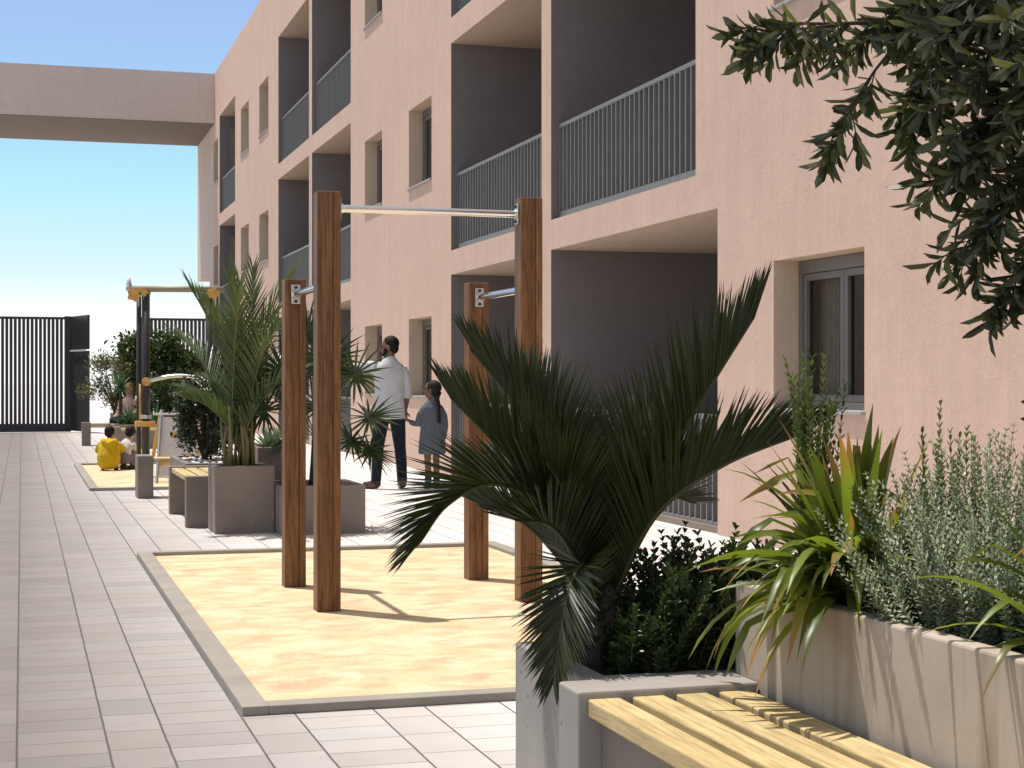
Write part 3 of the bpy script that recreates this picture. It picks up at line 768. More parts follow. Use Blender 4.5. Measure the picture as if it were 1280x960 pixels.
# ------------------------------------------------------------------ plants
def cat_pts(pts, m=8):
    pts = [V(p) for p in pts]; q = [pts[0] * 2 - pts[1]] + pts + [pts[-1] * 2 - pts[-2]]; out = []
    for i in range(1, len(q) - 2):
        for k in range(m):
            t = k / m; a, b_, c, d = q[i - 1], q[i], q[i + 1], q[i + 2]
            out.append(.5 * ((2 * b_) + (c - a) * t + (2 * a - 5 * b_ + 4 * c - d) * t * t + (3 * b_ - a - 3 * c + d) * t ** 3))
    out.append(pts[-1]); return out
def frond(ms, ml, pts, n=60, Lmax=.3, W=.011, ang=48, vee=35, start=.14, rr=.009, droop=.6, seg=3, jit=.12, tonebase=.4, tiplen=.35, H=None):
    c = cat_pts(pts, 8); m = len(c)
    ms.tube(c, [rr * (1 - .75 * i / m) for i in range(m)], 6, True, (R.random(), .5, .5))
    if H is None:
        H = V((c[-1].x - c[0].x, c[-1].y - c[0].y, 0))
        if H.length < .02: H = V((1, 0, 0))
    H = V(H).normalized()
    S_ = H.cross(V((0, 0, 1))).normalized()
    for i in range(n):
        t = start + (1 - start) * (i + .5) / n
        x = t * (m - 1); k = min(int(x), m - 2); f = x - k
        p = c[k].lerp(c[k + 1], f); Tn = (c[k + 1] - c[k]).normalized()
        Nn = S_.cross(Tn).normalized()
        ll = Lmax * min(1.0, .5 + 2.6 * (t - start)) * (1 - (1 - tiplen) * max(0, (t - .55) / .45) ** 1.4)
        a = math.radians(ang * (1.1 - .45 * t - .35 * max(0, t - .6) / .4)); v = math.radians(vee)
        for sg in (-1, 1):
            d = Tn * math.cos(a) + (Nn * math.cos(v) + S_ * (sg * math.sin(v))) * math.sin(a)
            d = d + V((R.uniform(-1, 1), R.uniform(-1, 1), R.uniform(-1, 1))) * jit * .5
            ml.strap(p, d, Nn * math.sin(v) - S_ * (sg * math.cos(v)) + Tn * .1, ll * R.uniform(.88, 1.08), W, seg, droop, .22, min(1, max(0, tonebase + R.uniform(-.35, .4))), .35)

# foreground cycad
cy = T('cycad_palm', 'large dark green cycad palm with stiff feathered fronds in the foreground planter', 'palm', (1.64, 4.53, .42))
FR = [
    ([(1.60, 4.53, .60), (1.545, 4.525, .78), (1.47, 4.52, .89), (1.29, 4.515, .955), (1.16, 4.51, .90), (1.075, 4.49, .80)], .27, 40, 42),
    ([(1.60, 4.53, .58), (1.47, 4.52, .88), (1.33, 4.515, 1.04), (1.17, 4.51, 1.20)], .28, 46, 28),
    ([(1.61, 4.55, .58), (1.555, 4.65, .92), (1.45, 4.74, 1.15), (1.32, 4.83, 1.34)], .29, 46, 28),
    ([(1.64, 4.57, .58), (1.67, 4.82, .88), (1.66, 5.02, 1.09), (1.63, 5.2, 1.25)], .27, 50, 40),
    ([(1.65, 4.57, .58), (1.74, 4.76, .84), (1.80, 4.90, 1.00), (1.87, 5.04, 1.12)], .27, 50, 40),
    ([(1.645, 4.52, .58), (1.73, 4.44, .90), (1.86, 4.35, 1.18), (1.985, 4.25, 1.43)], .33, 46, 26),
    ([(1.645, 4.52, .58), (1.74, 4.39, .86), (1.88, 4.24, 1.01), (2.06, 4.08, 1.11)], .28, 46, 26),
    ([(1.60, 4.48, .62), (1.525, 4.38, .73), (1.46, 4.31, .69), (1.42, 4.27, .58), (1.385, 4.23, .45)], .19, 48, 72),
    ([(1.66, 4.60, .62), (1.80, 4.77, .78), (1.99, 4.92, .87), (2.12, 5.0, .85)], .22, 48, 40),
    ([(1.62, 4.56, .58), (1.605, 4.72, .90), (1.56, 4.88, 1.12), (1.50, 5.02, 1.26)], .28, 48, 36),
    ([(1.65, 4.55, .58), (1.73, 4.62, .86), (1.80, 4.68, 1.03), (1.89, 4.74, 1.16)], .28, 48, 36),
    ([(1.62, 4.57, .60), (1.56, 4.72, .80), (1.48, 4.86, .92), (1.38, 5.0, .93)], .24, 46, 50),
    ([(1.62, 4.53, .58), (1.56, 4.50, .78), (1.50, 4.47, .92), (1.43, 4.44, 1.02)], .25, 52, 44),
    ([(1.65, 4.53, .58), (1.70, 4.50, .78), (1.77, 4.46, .91), (1.85, 4.42, 1.01)], .25, 52, 44),
    ([(1.60, 4.54, .58), (1.52, 4.58, .72), (1.42, 4.62, .83), (1.30, 4.66, .88)], .24, 50, 50),
    ([(1.64, 4.55, .58), (1.66, 4.64, .80), (1.70, 4.74, .96), (1.75, 4.84, 1.08)], .25, 52, 46),
    ([(1.61, 4.52, .58), (1.53, 4.48, .74), (1.44, 4.44, .84), (1.33, 4.40, .86)], .22, 50, 50),
]
for (pts, L, a, v) in FR:
    ms = MB(); ml = MB()
    frond(ms, ml, pts, 86, L, .0108, a, v, .05, .0085, .25, 3, .10, .35, .5)
    o = P(ml, 'frond', M['cycad'], cy); P(ms, 'rachis', M['cycstem'], o, smooth=True)
s = MB(); s.tube([(1.64, 4.53, .40), (1.64, 4.53, .50), (1.635, 4.53, .60), (1.63, 4.53, .66)], [.055, .075, .065, .03], 14, True, (.2, .5, .5))
for i in range(70):
    a = i * 2.4; z = .42 + .22 * i / 70; d = V((math.cos(a), math.sin(a), .9))
    s.leaf(V((1.635, 4.53, z)) + V((math.cos(a), math.sin(a), 0)) * .055, d, V((0, 0, 1)), .05, .03, (R.random(), .5, .5))
P(s, 'trunk', M['bark'], cy)

# sprig shrubs
def sprig(ms, ml, p, d, L, n, ll, lw, opening=50, whorl=2, bend=.15, rr=.0015, fat=True, t0=.08, shrink=.35, tone=None, zf=None):
    d = V(d).normalized(); p = V(p); pts = [p.copy()]; k = 6
    bd = V((R.uniform(-1, 1), R.uniform(-1, 1), R.uniform(-.1, .6))) * bend
    dirs = [d.copy()]
    for i in range(k):
        d = (d + bd / k).normalized(); p = p + d * (L / k); pts.append(p.copy()); dirs.append(d.copy())
    ms.tube(pts, [rr * (1 - .6 * i / k) for i in range(k + 1)], 4, False, (R.random(), .5, .5))
    tn = R.random() if tone is None else tone; ph = R.uniform(0, 6.3)
    for i in range(n):
        t = t0 + (1 - t0) * (i + .5) / n; x = t * k; q = min(int(x), k - 1); pp = pts[q].lerp(pts[q + 1], x - q); dd = dirs[q]
        u = dd.orthogonal().normalized(); w_ = dd.cross(u)
        for j in range(whorl):
            a = ph + i * (PI / whorl) * 1.03 + j * 2 * PI / whorl
            o = math.radians(opening * R.uniform(.7, 1.25) * (1.1 - .55 * t))
            out = u * math.cos(a) + w_ * math.sin(a)
            ld = dd * math.cos(o) + out * math.sin(o)
            nn = dd * math.sin(o) - out * math.cos(o)
            sc = (1 - shrink * t) * R.uniform(.8, 1.15)
            tt = (min(1, max(0, .6 * tn + .5 * R.random() - .05 + .12 * t)), t, .5)
            if fat: ml.leaf(pp, ld, nn, ll * sc, lw * sc, tt, .22, R.uniform(0, .6))
            else: ml.leaf4(pp, ld, nn, ll * sc, lw * sc, tt)

def shrub_thing(name, label, cat, loc, mat, stem, fn, group=None):
    t = T(name, label, cat, loc, group); ms = MB(); ml = MB(); fn(ms, ml)
    P(ml, 'foliage', M[mat], t); P(ms, 'stems', M[stem], t)
    return t
def f_box(ms, ml):
    for i in range(560):
        x = R.uniform(1.60, 2.26); y = R.uniform(4.21, 4.66)
        cx = (x - 1.93) / .34; h = .32 * (1 - .42 * cx * cx) * R.uniform(.35, 1.08)
        if x < 1.72: h *= .7
        z0 = .41 + R.uniform(0, .08)
        sprig(ms, ml, (x, y, z0), (R.uniform(-.45, .45), R.uniform(-.6, .25), 1), h + .02, 14, .037, .022, 60, 2, .4, .0016)
shrub_thing('boxwood_shrub', 'dense dark boxwood shrub with small rounded leaves at the foot of the cycad', 'shrub', (1.9, 4.4, .42), 'box', 'weststem', f_box)
def f_west(ms, ml):
    for i in range(680):
        a = R.uniform(0, 2 * PI); r_ = math.sqrt(R.random())
        o = V((math.cos(a) * r_, math.sin(a) * r_, 0))
        h = .49 * (1 - .34 * r_ * r_) * R.uniform(.45, 1.06)
        bx = 2.21 + .27 * r_ * math.cos(a); by = 3.33 + .34 * r_ * math.sin(a)
        sprig(ms, ml, (bx, by, .64), o * R.uniform(.15, .75) + V((0, 0, 1)), h, 30, .021, .0085, 78, 3, .25, .0013, False, .03, .25)
shrub_thing('silver_shrub', 'fine-leaved silvery green shrub filling the right side of the tall planter', 'shrub', (2.2, 3.36, .65), 'west', 'weststem', f_west)
def f_hebe1(ms, ml):
    for i in range(34):
        sprig(ms, ml, (2.025 + R.uniform(-.035, .035), 3.98 + R.uniform(-.05, .05), .65), (R.uniform(-.07, .10), R.uniform(-.1, .1), 1), R.uniform(.40, .70), 30, .034, .0115, 42, 2, .10, .002)
shrub_thing('upright_shrub', 'slim upright shrub with narrow leaves rising in front of the nearest window', 'shrub', (2.01, 3.97, .65), 'hebe', 'weststem', f_hebe1, 'upright narrow shrubs')
def f_hebe2(ms, ml):
    for i in range(14):
        sprig(ms, ml, (2.27 + R.uniform(-.05, .05), 3.70 + R.uniform(-.06, .06), .65), (R.uniform(-.12, .10), R.uniform(-.1, .1), 1), R.uniform(.36, .55), 26, .032, .011, 44, 2, .12, .002)
shrub_thing('upright_shrub', 'small upright leafy shrub poking up behind the silvery shrub', 'shrub', (2.27, 3.7, .65), 'hebe', 'weststem', f_hebe2, 'upright narrow shrubs')

def strap_plant(c, n, L, W, label, mat, bronze, rng, elev=(25, 85), bias=None, cat='strap plant', seg=9):
    t = T('strap_leaf_plant', label, cat, c, 'strap-leaved clumps in the tall planter'); a_ = MB(); b_ = MB()
    for i in range(n):
        az = rng.uniform(0, 2 * PI); e = math.radians(rng.uniform(*elev))
        if bias and rng.random() < bias[1]: az = bias[0] + rng.gauss(0, .6)
        d = V((math.cos(az) * math.cos(e), math.sin(az) * math.cos(e), math.sin(e)))
        p = V(c) + V((math.cos(az), math.sin(az), 0)) * rng.uniform(.0, .035) + V((0, 0, rng.uniform(0, .10)))
        mb = b_ if rng.random() < bronze else a_
        ll = L * rng.uniform(.6, 1.08)
        kink = (rng.uniform(.45, .75), rng.uniform(.5, 1.1)) if rng.random() < .3 else None
        mb.strap(p, d, V((0, 0, 1)) - d * d.z + V((rng.uniform(-.2, .2), rng.uniform(-.2, .2), 0)), ll, W * rng.uniform(.7, 1.1), seg, rng.uniform(1.2, 4.2) * (1.2 if e < 1 else .6), .18, rng.random(), .45, kink, rng.uniform(-.5, .5))
    P(a_, 'leaves', M[mat], t, smooth=True); P(b_, 'bronze_leaves', M['phor2'], t, smooth=True)
rr_ = random.Random(21)
strap_plant((2.04, 3.75, .65), 160, .47, .045, 'big clump of arching yellow-green strap leaves with orange tips left of the silvery shrub', 'phor', .16, rr_, (5, 86), (PI * 1.12, .42))
strap_plant((2.13, 2.93, .66), 50, .38, .026, 'strap-leaved clump spilling over the near corner of the tall planter at the right edge', 'phor', .3, rr_, (5, 80), (PI, .3))

# overhanging tree
tr = T('broadleaf_tree', 'broadleaf tree with narrow glossy dark leaves hanging into the upper right corner', 'tree', (3.05, 3.75, .64))
tw = MB(); tl = MB(); tk = MB()
tk.tube([(3.05, 3.75, .60), (3.02, 3.76, 1.1), (2.98, 3.80, 1.6), (2.95, 3.86, 2.1), (2.88, 3.9, 2.7)], [.055, .045, .04, .032, .02], 10)
def twig_leaves(p, d, L, n, ll=.084):
    n = max(5, int(n * .72))
    d = V(d).normalized(); pts = [V(p)]; q = V(p); k = 5; bd = V((R.uniform(-.4, .4), R.uniform(-.4, .4), R.uniform(-.75, .1)))
    ds = [d.copy()]
    for i in range(k):
        d = (d + bd / k).normalized(); q = q + d * (L / k); pts.append(q.copy()); ds.append(d.copy())
    tw.tube(pts, [.0028 * (1 - .6 * i / k) for i in range(k + 1)], 5, False)
    ph = R.uniform(0, 6)
    for i in range(n):
        t = .15 + .85 * (i + .5) / n; x = t * k; j = min(int(x), k - 1); pp = pts[j].lerp(pts[j + 1], x - j); dd = ds[j]
        u = dd.orthogonal().normalized(); w_ = dd.cross(u); a = ph + i * 2.4; o = math.radians(R.uniform(40, 95) * (1.1 - .55 * t))
        out = u * math.cos(a) + w_ * math.sin(a)
        ld = dd * math.cos(o) + out * math.sin(o) + V((0, 0, -.15)); nn = dd * math.sin(o) - out * math.cos(o) + V((0, 0, .3))
        tl.leaf(pp, ld, nn, ll * R.uniform(.6, 1.2), ll * .30 * R.uniform(.8, 1.15), (R.random() ** 2.2, t, .5), .18, R.uniform(-.2, .9))  # skewed tone: a few pale leaf colours stand in for sky glints
def limb(pts, r0, ntw, tl_=.16, nl=14, a=0.0, down=.4, lat=1.0):
    c = cat_pts(pts, 6); m = len(c)
    tk.tube(c, [r0 * (1 - .8 * i / m) for i in range(m)], 7)
    for i in range(ntw):
        t = a + (1 - a) * (i + R.random()) / ntw; x = t * (m - 1); k = min(int(x), m - 2); p = c[k].lerp(c[k + 1], x - k); Tn = (c[k + 1] - c[k]).normalized()
        d = Tn * .7 + V((R.uniform(-1, 1), R.uniform(-1, 1), R.uniform(-1, .6))) * .8 * lat + V((0, 0, -down * .5))
        twig_leaves(p, d, tl_ * R.uniform(.6, 1.2), nl)
    twig_leaves(c[-1], (c[-1] - c[-2]), tl_ * .9, nl + 4)
# branches reaching left over the courtyard and a drooping mass on the right
for i in range(190):
    while True:
        q = V((R.uniform(-1, 1), R.uniform(-1, 1), R.uniform(-1, 1)))
        if q.length < 1: break
    p = V((2.80 + .44 * q.x, 3.93 + .30 * q.y, 2.17 + .42 * q.z - .18 * max(0, q.x)))
    twig_leaves(p, q + V((-.3, R.uniform(-.5, .5), R.uniform(-.7, .3))), R.uniform(.08, .16), 13)
limb([(2.92, 3.88, 2.25), (2.65, 3.98, 2.30), (2.40, 4.03, 2.26), (2.18, 4.08, 2.24), (2.0, 4.12, 2.24)], .013, 26, .15, 14, .25, .2, .8)
limb([(2.40, 4.02, 2.25), (2.28, 4.04, 2.14), (2.20, 4.06, 2.02), (2.16, 4.07, 1.93)], .006, 8, .10, 12, .35, .6, .8)
limb([(2.18, 4.08, 2.24), (2.05, 4.10, 2.22), (1.96, 4.12, 2.21)], .005, 7, .11, 12, .2, .3, .7)
limb([(2.94, 3.86, 2.1), (2.75, 3.92, 2.12), (2.58, 3.95, 2.0), (2.46, 3.98, 1.86)], .012, 30, .16, 15, .15, .5)
limb([(2.94, 3.86, 2.0), (2.80, 3.9, 1.95), (2.62, 3.93, 1.80), (2.50, 3.96, 1.66)], .011, 30, .15, 15, .15, .5)
limb([(2.97, 3.82, 1.8), (2.85, 3.88, 1.72), (2.70, 3.90, 1.62), (2.60, 3.92, 1.52)], .010, 26, .14, 14, .1, .5)
limb([(2.90, 3.88, 2.4), (2.70, 3.95, 2.45), (2.5, 4.0, 2.38), (2.35, 4.03, 2.30)], .012, 30, .17, 15, .1, .4)
limb([(2.90, 3.88, 2.4), (2.78, 3.75, 2.35), (2.60, 3.70, 2.2), (2.52, 3.72, 2.02)], .012, 34, .17, 15, .1, .5)
limb([(2.95, 3.86, 1.95), (2.80, 3.74, 1.9), (2.66, 3.70, 1.78), (2.60, 3.74, 1.68)], .010, 26, .15, 14, .1, .5)
limb([(2.98, 3.8, 1.5), (2.86, 3.83, 1.42), (2.76, 3.84, 1.30), (2.70, 3.86, 1.20)], .008, 9, .11, 11, .3, .4)
limb([(2.92, 3.9, 2.4), (2.70, 4.10, 2.40), (2.55, 4.22, 2.22), (2.50, 4.26, 2.05)], .012, 34, .17, 15, .1, .5)
limb([(2.9, 3.9, 2.6), (2.7, 3.9, 2.75), (2.45, 3.95, 2.7), (2.25, 4.0, 2.58)], .012, 26, .18, 14, .1, .3)
limb([(2.88, 3.9, 2.7), (3.1, 3.8, 2.9), (3.35, 3.6, 2.9), (3.5, 3.5, 2.7)], .012, 30, .18, 14, .1, .3)
limb([(2.95, 3.86, 2.2), (3.15, 4.0, 2.3), (3.4, 4.2, 2.3), (3.55, 4.3, 2.1)], .012, 30, .18, 14, .1, .3)
limb([(2.96, 3.84, 1.9), (3.1, 3.6, 2.0), (3.2, 3.3, 2.05), (3.2, 3.0, 1.9)], .011, 30, .18, 14, .1, .3)
limb([(2.88, 3.9, 2.7), (2.85, 4.0, 2.95), (2.8, 4.15, 3.15), (2.75, 4.3, 3.2)], .011, 30, .18, 14, .1, .2)
tk.add(tw.v, tw.f, tw.t); P(tk, 'trunk', M['bark'], tr, smooth=True); P(tl, 'crown', M['tree'], tr)

# areca palm
ar = T('areca_palm', 'tall feathery areca palm with arching fronds in the square planter', 'palm', (1.76, 13.8, .5))
C = V((1.76, 13.8, .50))
for i in range(17):
    az = i * 2.39996 + 1.4
    tall = [.98, .86, 1.0, .74, .92, .66, .90, .60, .82, .95, .62, .52, .78, .70, .50, .86, .58][i]
    phi = math.radians([7, 20, 14, 30, 18, 36, 12, 40, 24, 10, 42, 46, 28, 34, 50, 16, 44][i])
    H = V((math.cos(az), math.sin(az), 0)); p = C + V((R.uniform(-.09, .09), R.uniform(-.09, .09), 0))
    Lf = 1.80 * tall; pts = [p.copy()]; k = 6
    for q in range(k):
        ph = phi * (.25 + .95 * (q / (k - 1))) + math.radians(16) * (q / (k - 1)) ** 2
        p = p + (H * math.sin(ph) + V((0, 0, math.cos(ph)))) * (Lf / k); pts.append(p.copy())
    ms = MB(); ml = MB()
    frond(ms, ml, pts, 34, .36 * (.72 + .28 * tall), .0165, 46, 62, .30, .010, .9, 5, .14, .45, .55, H)
    o = P(ml, 'frond', M['areca'], ar); P(ms, 'rachis', M['arstem'], o, smooth=True)
s = MB()
for i in range(16):
    x = C.x + R.uniform(-.13, .13); y = C.y + R.uniform(-.13, .13)
    s.tube([(x, y, .48), (x + R.uniform(-.03, .03), y, .75), (x + R.uniform(-.07, .07), y + R.uniform(-.05, .05), 1.05)], [.02, .017, .008], 7, True, (R.random(), .5, .5))
P(s, 'stems', M['arstem'], ar, smooth=True)

# fan palm
fp = T('fan_palm', 'fan palm with round spiky leaves behind the wooden posts', 'palm', (2.36, 13.75, .35))
C = V((2.36, 13.75, .33)); top = C + V((.02, 0, .46))
s = MB(); s.tube([C, C + V((.01, 0, .22)), top], [.045, .038, .032], 9); P(s, 'trunk', M['bark'], fp, smooth=True)
def fan(p0, tip, nrm, Rf, n=30, spread=150):
    ms = MB(); ml = MB(); mid = (V(p0) + V(tip)) / 2 + V((0, 0, .05))
    c = cat_pts([p0, mid, tip], 5); ms.tube(c, .006, 5, False)
    d0 = (c[-1] - c[-2]).normalized(); nrm = (V(nrm) - d0 * d0.dot(V(nrm))).normalized(); s_ = d0.cross(nrm)
    for i in range(n):
        a = math.radians(-spread + 2 * spread * i / (n - 1)); d = d0 * math.cos(a) + s_ * math.sin(a) + nrm * .12 * math.cos(i * PI)
        ml.strap(tip, d, nrm, Rf * (1 - .25 * abs(a) / 2.6) * R.uniform(.9, 1.08), .023, 5, .9, .22, R.random(), .4)
    o = P(ml, 'fan_leaf', M['fan'], fp); P(ms, 'leaf_stalk', M['arstem'], o, smooth=True)
for (tx, ty, tz, rf) in ((.12, -.05, 1.10, .40), (.34, -.06, .98, .37), (.48, .0, .62, .36), (.30, -.15, .42, .34), (-.25, 0, 1.0, .40), (-.42, -.05, .68, .36), (-.28, -.2, .42, .3), (.0, .25, 1.05, .38), (.25, .3, .8, .36), (-.2, .3, .75, .36), (.02, -.22, .72, .36), (.46, -.16, .34, .30), (-.05, .05, 1.30, .38)):
    tip = C + V((tx, ty, tz)); d = (tip - top).normalized()
    fan(top, tip, d.cross(V((-d.y, d.x, 0))) * -1 + V((0, -.5, .3)), rf)

# agaves
def agave(c, n, L, W, label, name='agave', mat='agave', elev=(20, 80), droop=.8, group=None, seg=5, cat='agave', stem=0):
    t = T(name, label, cat, c, group); m_ = MB(); p = V(c) + V((0, 0, stem))
    for i in range(n):
        az = i * 2.4; e = math.radians(elev[0] + (elev[1] - elev[0]) * i / n)
        d = V((math.cos(az) * math.cos(e), math.sin(az) * math.cos(e), math.sin(e)))
        m_.strap(p, d, V((0, 0, 1)) - d * d.z, L * R.uniform(.8, 1.1), W, seg, droop, .25, R.random(), .3)
    P(m_, 'leaves', M[mat], t, smooth=True)
    if stem:
        s = MB(); s.tube([c, p], [.04, .03], 7); P(s, 'trunk', M['bark'], t)
agave((2.08, 14.45, .64), 26, .26, .045, 'blue-grey agave at the left of the dark planter behind the areca palm', group='blue-grey agaves')
agave((2.22, 14.75, .64), 24, .24, .045, 'blue-grey agave at the right of the dark planter behind the areca palm', group='blue-grey agaves')
agave((1.95, 31.6, .41), 26, .50, .05, 'broad green agave in the long far planter', mat='yucca', elev=(20, 80))
agave((2.45, 31.6, .41), 24, .55, .05, 'spiky green agave beside the play frame post in the long far planter', mat='yucca', elev=(30, 85))
agave((2.95, 31.65, .41), 24, .6, .06, 'light green agave in the right part of the long far planter', mat='fgreen', elev=(30, 85))
agave((1.80, 31.9, .41), 60, .36, .03, 'thin-stemmed yucca with a spiky head above the crouching children', 'yucca', 'yucca', (-35, 88), .5, None, 4, 'yucca', .72)

# dark shrub
def f_bush(c, rad, n, ll, lw, hz):
    def fn(ms, ml):
        c_ = V(c)
        cl = [V((R.gauss(0, .55), R.gauss(0, .55), R.uniform(-.75, .85))) for _ in range(26)]
        for k in cl:
            if k.length > 1: k.normalize()
            ms.tube([V((c_.x, c_.y, hz)), c_ + V((k.x * rad[0] * .4, k.y * rad[1] * .4, -rad[2] * .3)), c_ + V((k.x * rad[0], k.y * rad[1], k.z * rad[2]))], [.018, .010, .004], 5, False)
        for i in range(n):
            k = R.choice(cl); q = k + V((R.gauss(0, .17), R.gauss(0, .17), R.gauss(0, .17)))
            p = c_ + V((q.x * rad[0], q.y * rad[1], q.z * rad[2]))
            d = V((R.gauss(0, 1), R.gauss(0, 1), R.gauss(.2, .8))); nn = V((R.gauss(0, .7), R.gauss(0, .7), 1))
            ml.leaf(p, d, nn, ll * R.uniform(.7, 1.2), lw * R.uniform(.7, 1.2), (R.random(), .5, .5), .2)
    return fn
shrub_thing('dark_shrub', 'dark bushy shrub with small leaves behind the slatted bench', 'shrub', (1.76, 16.75, .44), 'dshrub', 'bark', f_bush((1.77, 16.75, .86), (.26, .28, .42), 3000, .062, .028, .43))
# far bushes
shrub_thing('olive_bush', 'loose olive-brown bush beside the open black gate', 'bush', (1.95, 33.6, .58), 'olive', 'bark', f_bush((1.80, 33.6, 1.25), (.60, .5, .50), 4200, .10, .024, .55))
shrub_thing('round_bush', 'tall dense green bush behind the dark play frame post', 'bush', (2.75, 33.7, .58), 'fgreen', 'bark', f_bush((2.75, 33.7, 1.60), (.80, .5, .66), 5200, .11, .06, .55))
shrub_thing('round_bush', 'lower green bush under the curved steel bar', 'bush', (2.9, 32.0, .41), 'fgreen', 'bark', f_bush((2.85, 32.0, .95), (.62, .35, .50), 1500, .10, .05, .40))
shrub_thing('round_bush', 'green bush against the pink facade behind the areca palm', 'bush', (3.75, 33.7, .58), 'fgreen', 'bark', f_bush((3.75, 33.7, 1.35), (.7, .5, .60), 2000, .10, .055, .55))

# ------------------------------------------------------------------ people
def fig(rot, loc, sc=1.0):
    return Matrix.Translation(loc) @ Matrix.Rotation(rot, 4, 'Z') @ Matrix.Scale(sc, 4)
def ltube(mb, rings, n=14, ref=(1, 0, 0)):
    mb.tube([r[:3] for r in rings], [r[3] for r in rings], n, True, (.5, .5, .5), ref, [r[4] if len(r) > 4 else r[3] for r in rings])
def hand(mb, wrist, d, up, s=1.0, curl=.5):
    """palm with four bent fingers of unequal length and a thumb leaving its side"""
    d = V(d).normalized(); up = V(up); up = (up - d * d.dot(up)).normalized(); sd = d.cross(up)
    w = V(wrist)
    mb.tube([w - d * .02 * s, w + d * .03 * s, w + d * .085 * s], [.024 * s, .036 * s, .038 * s], 10, True, (.5,) * 3, sd, [.018 * s, .016 * s, .014 * s])
    for k, (o, L) in enumerate(((-.029, .062), (-.010, .075), (.010, .072), (.028, .055))):
        b0 = w + d * .08 * s + sd * o * s; d2 = (d + sd * o * 4 - up * curl * .5).normalized(); d3 = (d2 - up * curl * .8).normalized()
        mb.tube([b0, b0 + d2 * L * .5 * s, b0 + d2 * L * .5 * s + d3 * L * .5 * s], [.0085 * s, .008 * s, .0062 * s], 7)
    b0 = w + d * .025 * s - sd * .03 * s; d2 = (d * .7 - sd * .75 - up * .2).normalized(); d3 = (d - sd * .2 - up * .3).normalized()
    mb.tube([b0, b0 + d2 * .035 * s, b0 + d2 * .035 * s + d3 * .03 * s], [.011 * s, .010 * s, .007 * s], 7)
def head(mb, c, s, yaw, pitch=0.0):
    """skull, jaw, nose, lips, brow, ears; c = centre of the head; faces +y before yaw"""
    Mh = Matrix.Translation(c) @ Matrix.Rotation(yaw, 4, 'Z') @ Matrix.Rotation(pitch, 4, 'X')
    R3 = Mh.to_3x3()
    mb.ell(Mh @ V((0, -.008 * s, .025 * s)), (.074 * s, .095 * s, .088 * s), 18, 12, R3)
    mb.ell(Mh @ V((0, .022 * s, -.045 * s)), (.056 * s, .066 * s, .068 * s), 16, 10, R3)
    mb.ell(Mh @ V((0, .052 * s, -.088 * s)), (.026 * s, .024 * s, .022 * s), 10, 8, R3)
    mb.tube([Mh @ V((0, .084 * s, .012 * s)), Mh @ V((0, .106 * s, -.028 * s)), Mh @ V((0, .088 * s, -.04 * s))], [.008 * s, .015 * s, .011 * s], 8)
    mb.ell(Mh @ V((0, .083 * s, .026 * s)), (.048 * s, .010 * s, .008 * s), 10, 6, R3)
    mb.ell(Mh @ V((0, .080 * s, -.060 * s)), (.022 * s, .010 * s, .006 * s), 8, 6, R3); mb.ell(Mh @ V((0, .078 * s, -.071 * s)), (.020 * s, .010 * s, .007 * s), 8, 6, R3)
    for k in (-1, 1):
        mb.ell(Mh @ V((k * .077 * s, -.002 * s, -.012 * s)), (.010 * s, .019 * s, .030 * s), 8, 6, R3)
    return Mh
def eyes(Mh, s, par):
    for k in (-1, 1):
        e = MB(); e.ell(Mh @ V((k * .030 * s, .080 * s, .004 * s)), (.013 * s, .009 * s, .008 * s), 8, 6, Mh.to_3x3()); P(e, 'eye', M['eye'], par, smooth=True)
def xf(mb, Mx):
    mb.v = [tuple(Mx @ V(p)) for p in mb.v]; return mb
def person(label, loc, rot, group=None, sc=1.0):
    return T('person', label, 'person', loc, group), fig(rot, loc, sc)
def vp(mb, Mx, name, mat, root, vs=.007, sm=4):
    me = voxel(xf(mb, Mx), vs, sm, name=name)
    l = root_loc(root)
    me.transform(Matrix.Translation(-l))
    return P(me, name, mat, root)

# man: back to the camera, head turned left, left arm raised, right hand holding the girl's hand
mt, Mm = person('man seen from behind in pale shirt and dark jeans holding the hand of the girl', (4.11, 18.72, 0), 0.0)
b = MB()
ltube(b, [(0, 0, .86, .150, .105), (0, 0, .98, .150, .105), (0, .01, 1.10, .138, .098), (0, .01, 1.25, .160, .108), (0, .0, 1.38, .172, .105), (0, -.005, 1.45, .135, .085), (0, -.005, 1.50, .066, .062), (0, .008, 1.60, .054, .058)], 18)
ltube(b, [(-.085, 0, .90, .088), (-.11, .012, .70, .078), (-.135, .018, .48, .056), (-.15, -.012, .33, .056), (-.165, -.012, .09, .040)])
ltube(b, [(.085, 0, .90, .088), (.105, .012, .70, .078), (.125, .018, .48, .056), (.135, -.012, .33, .056), (.145, -.012, .09, .040)])
ltube(b, [(-.165, -.03, .05, .032, .032), (-.21, .03, .042, .032, .028), (-.25, .07, .035, .024, .015)], 10, (0, 0, 1))
ltube(b, [(.145, -.04, .05, .032, .032), (.15, .05, .042, .032, .028), (.154, .12, .035, .024, .015)], 10, (0, 0, 1))
ltube(b, [(-.13, 0, 1.41, .046), (-.30, .16, 1.42, .047), (-.37, .26, 1.40, .041), (-.45, .44, 1.455, .033), (-.485, .52, 1.475, .025)])
hand(b, (-.485, .52, 1.475), (-.4, .9, .15), (0, 0, 1), 1.0, .25)
ltube(b, [(.125, 0, 1.395, .046), (.185, .0, 1.29, .046), (.218, .02, 1.15, .042), (.208, .06, 1.0, .035), (.200, .085, .905, .026)])
hand(b, (.200, .085, .905), (-.02, .12, -1), (-.2, -1, 0), 1.0, .7)
Mh = head(b, V((0, .015, 1.655)), 1.06, 1.15)
vp(b, Mm, 'body', M['skin_d'], mt, .0055, 3)
eyes(Mm @ Mh, 1.06, mt)
b = MB(); Rh = Mh.to_3x3()
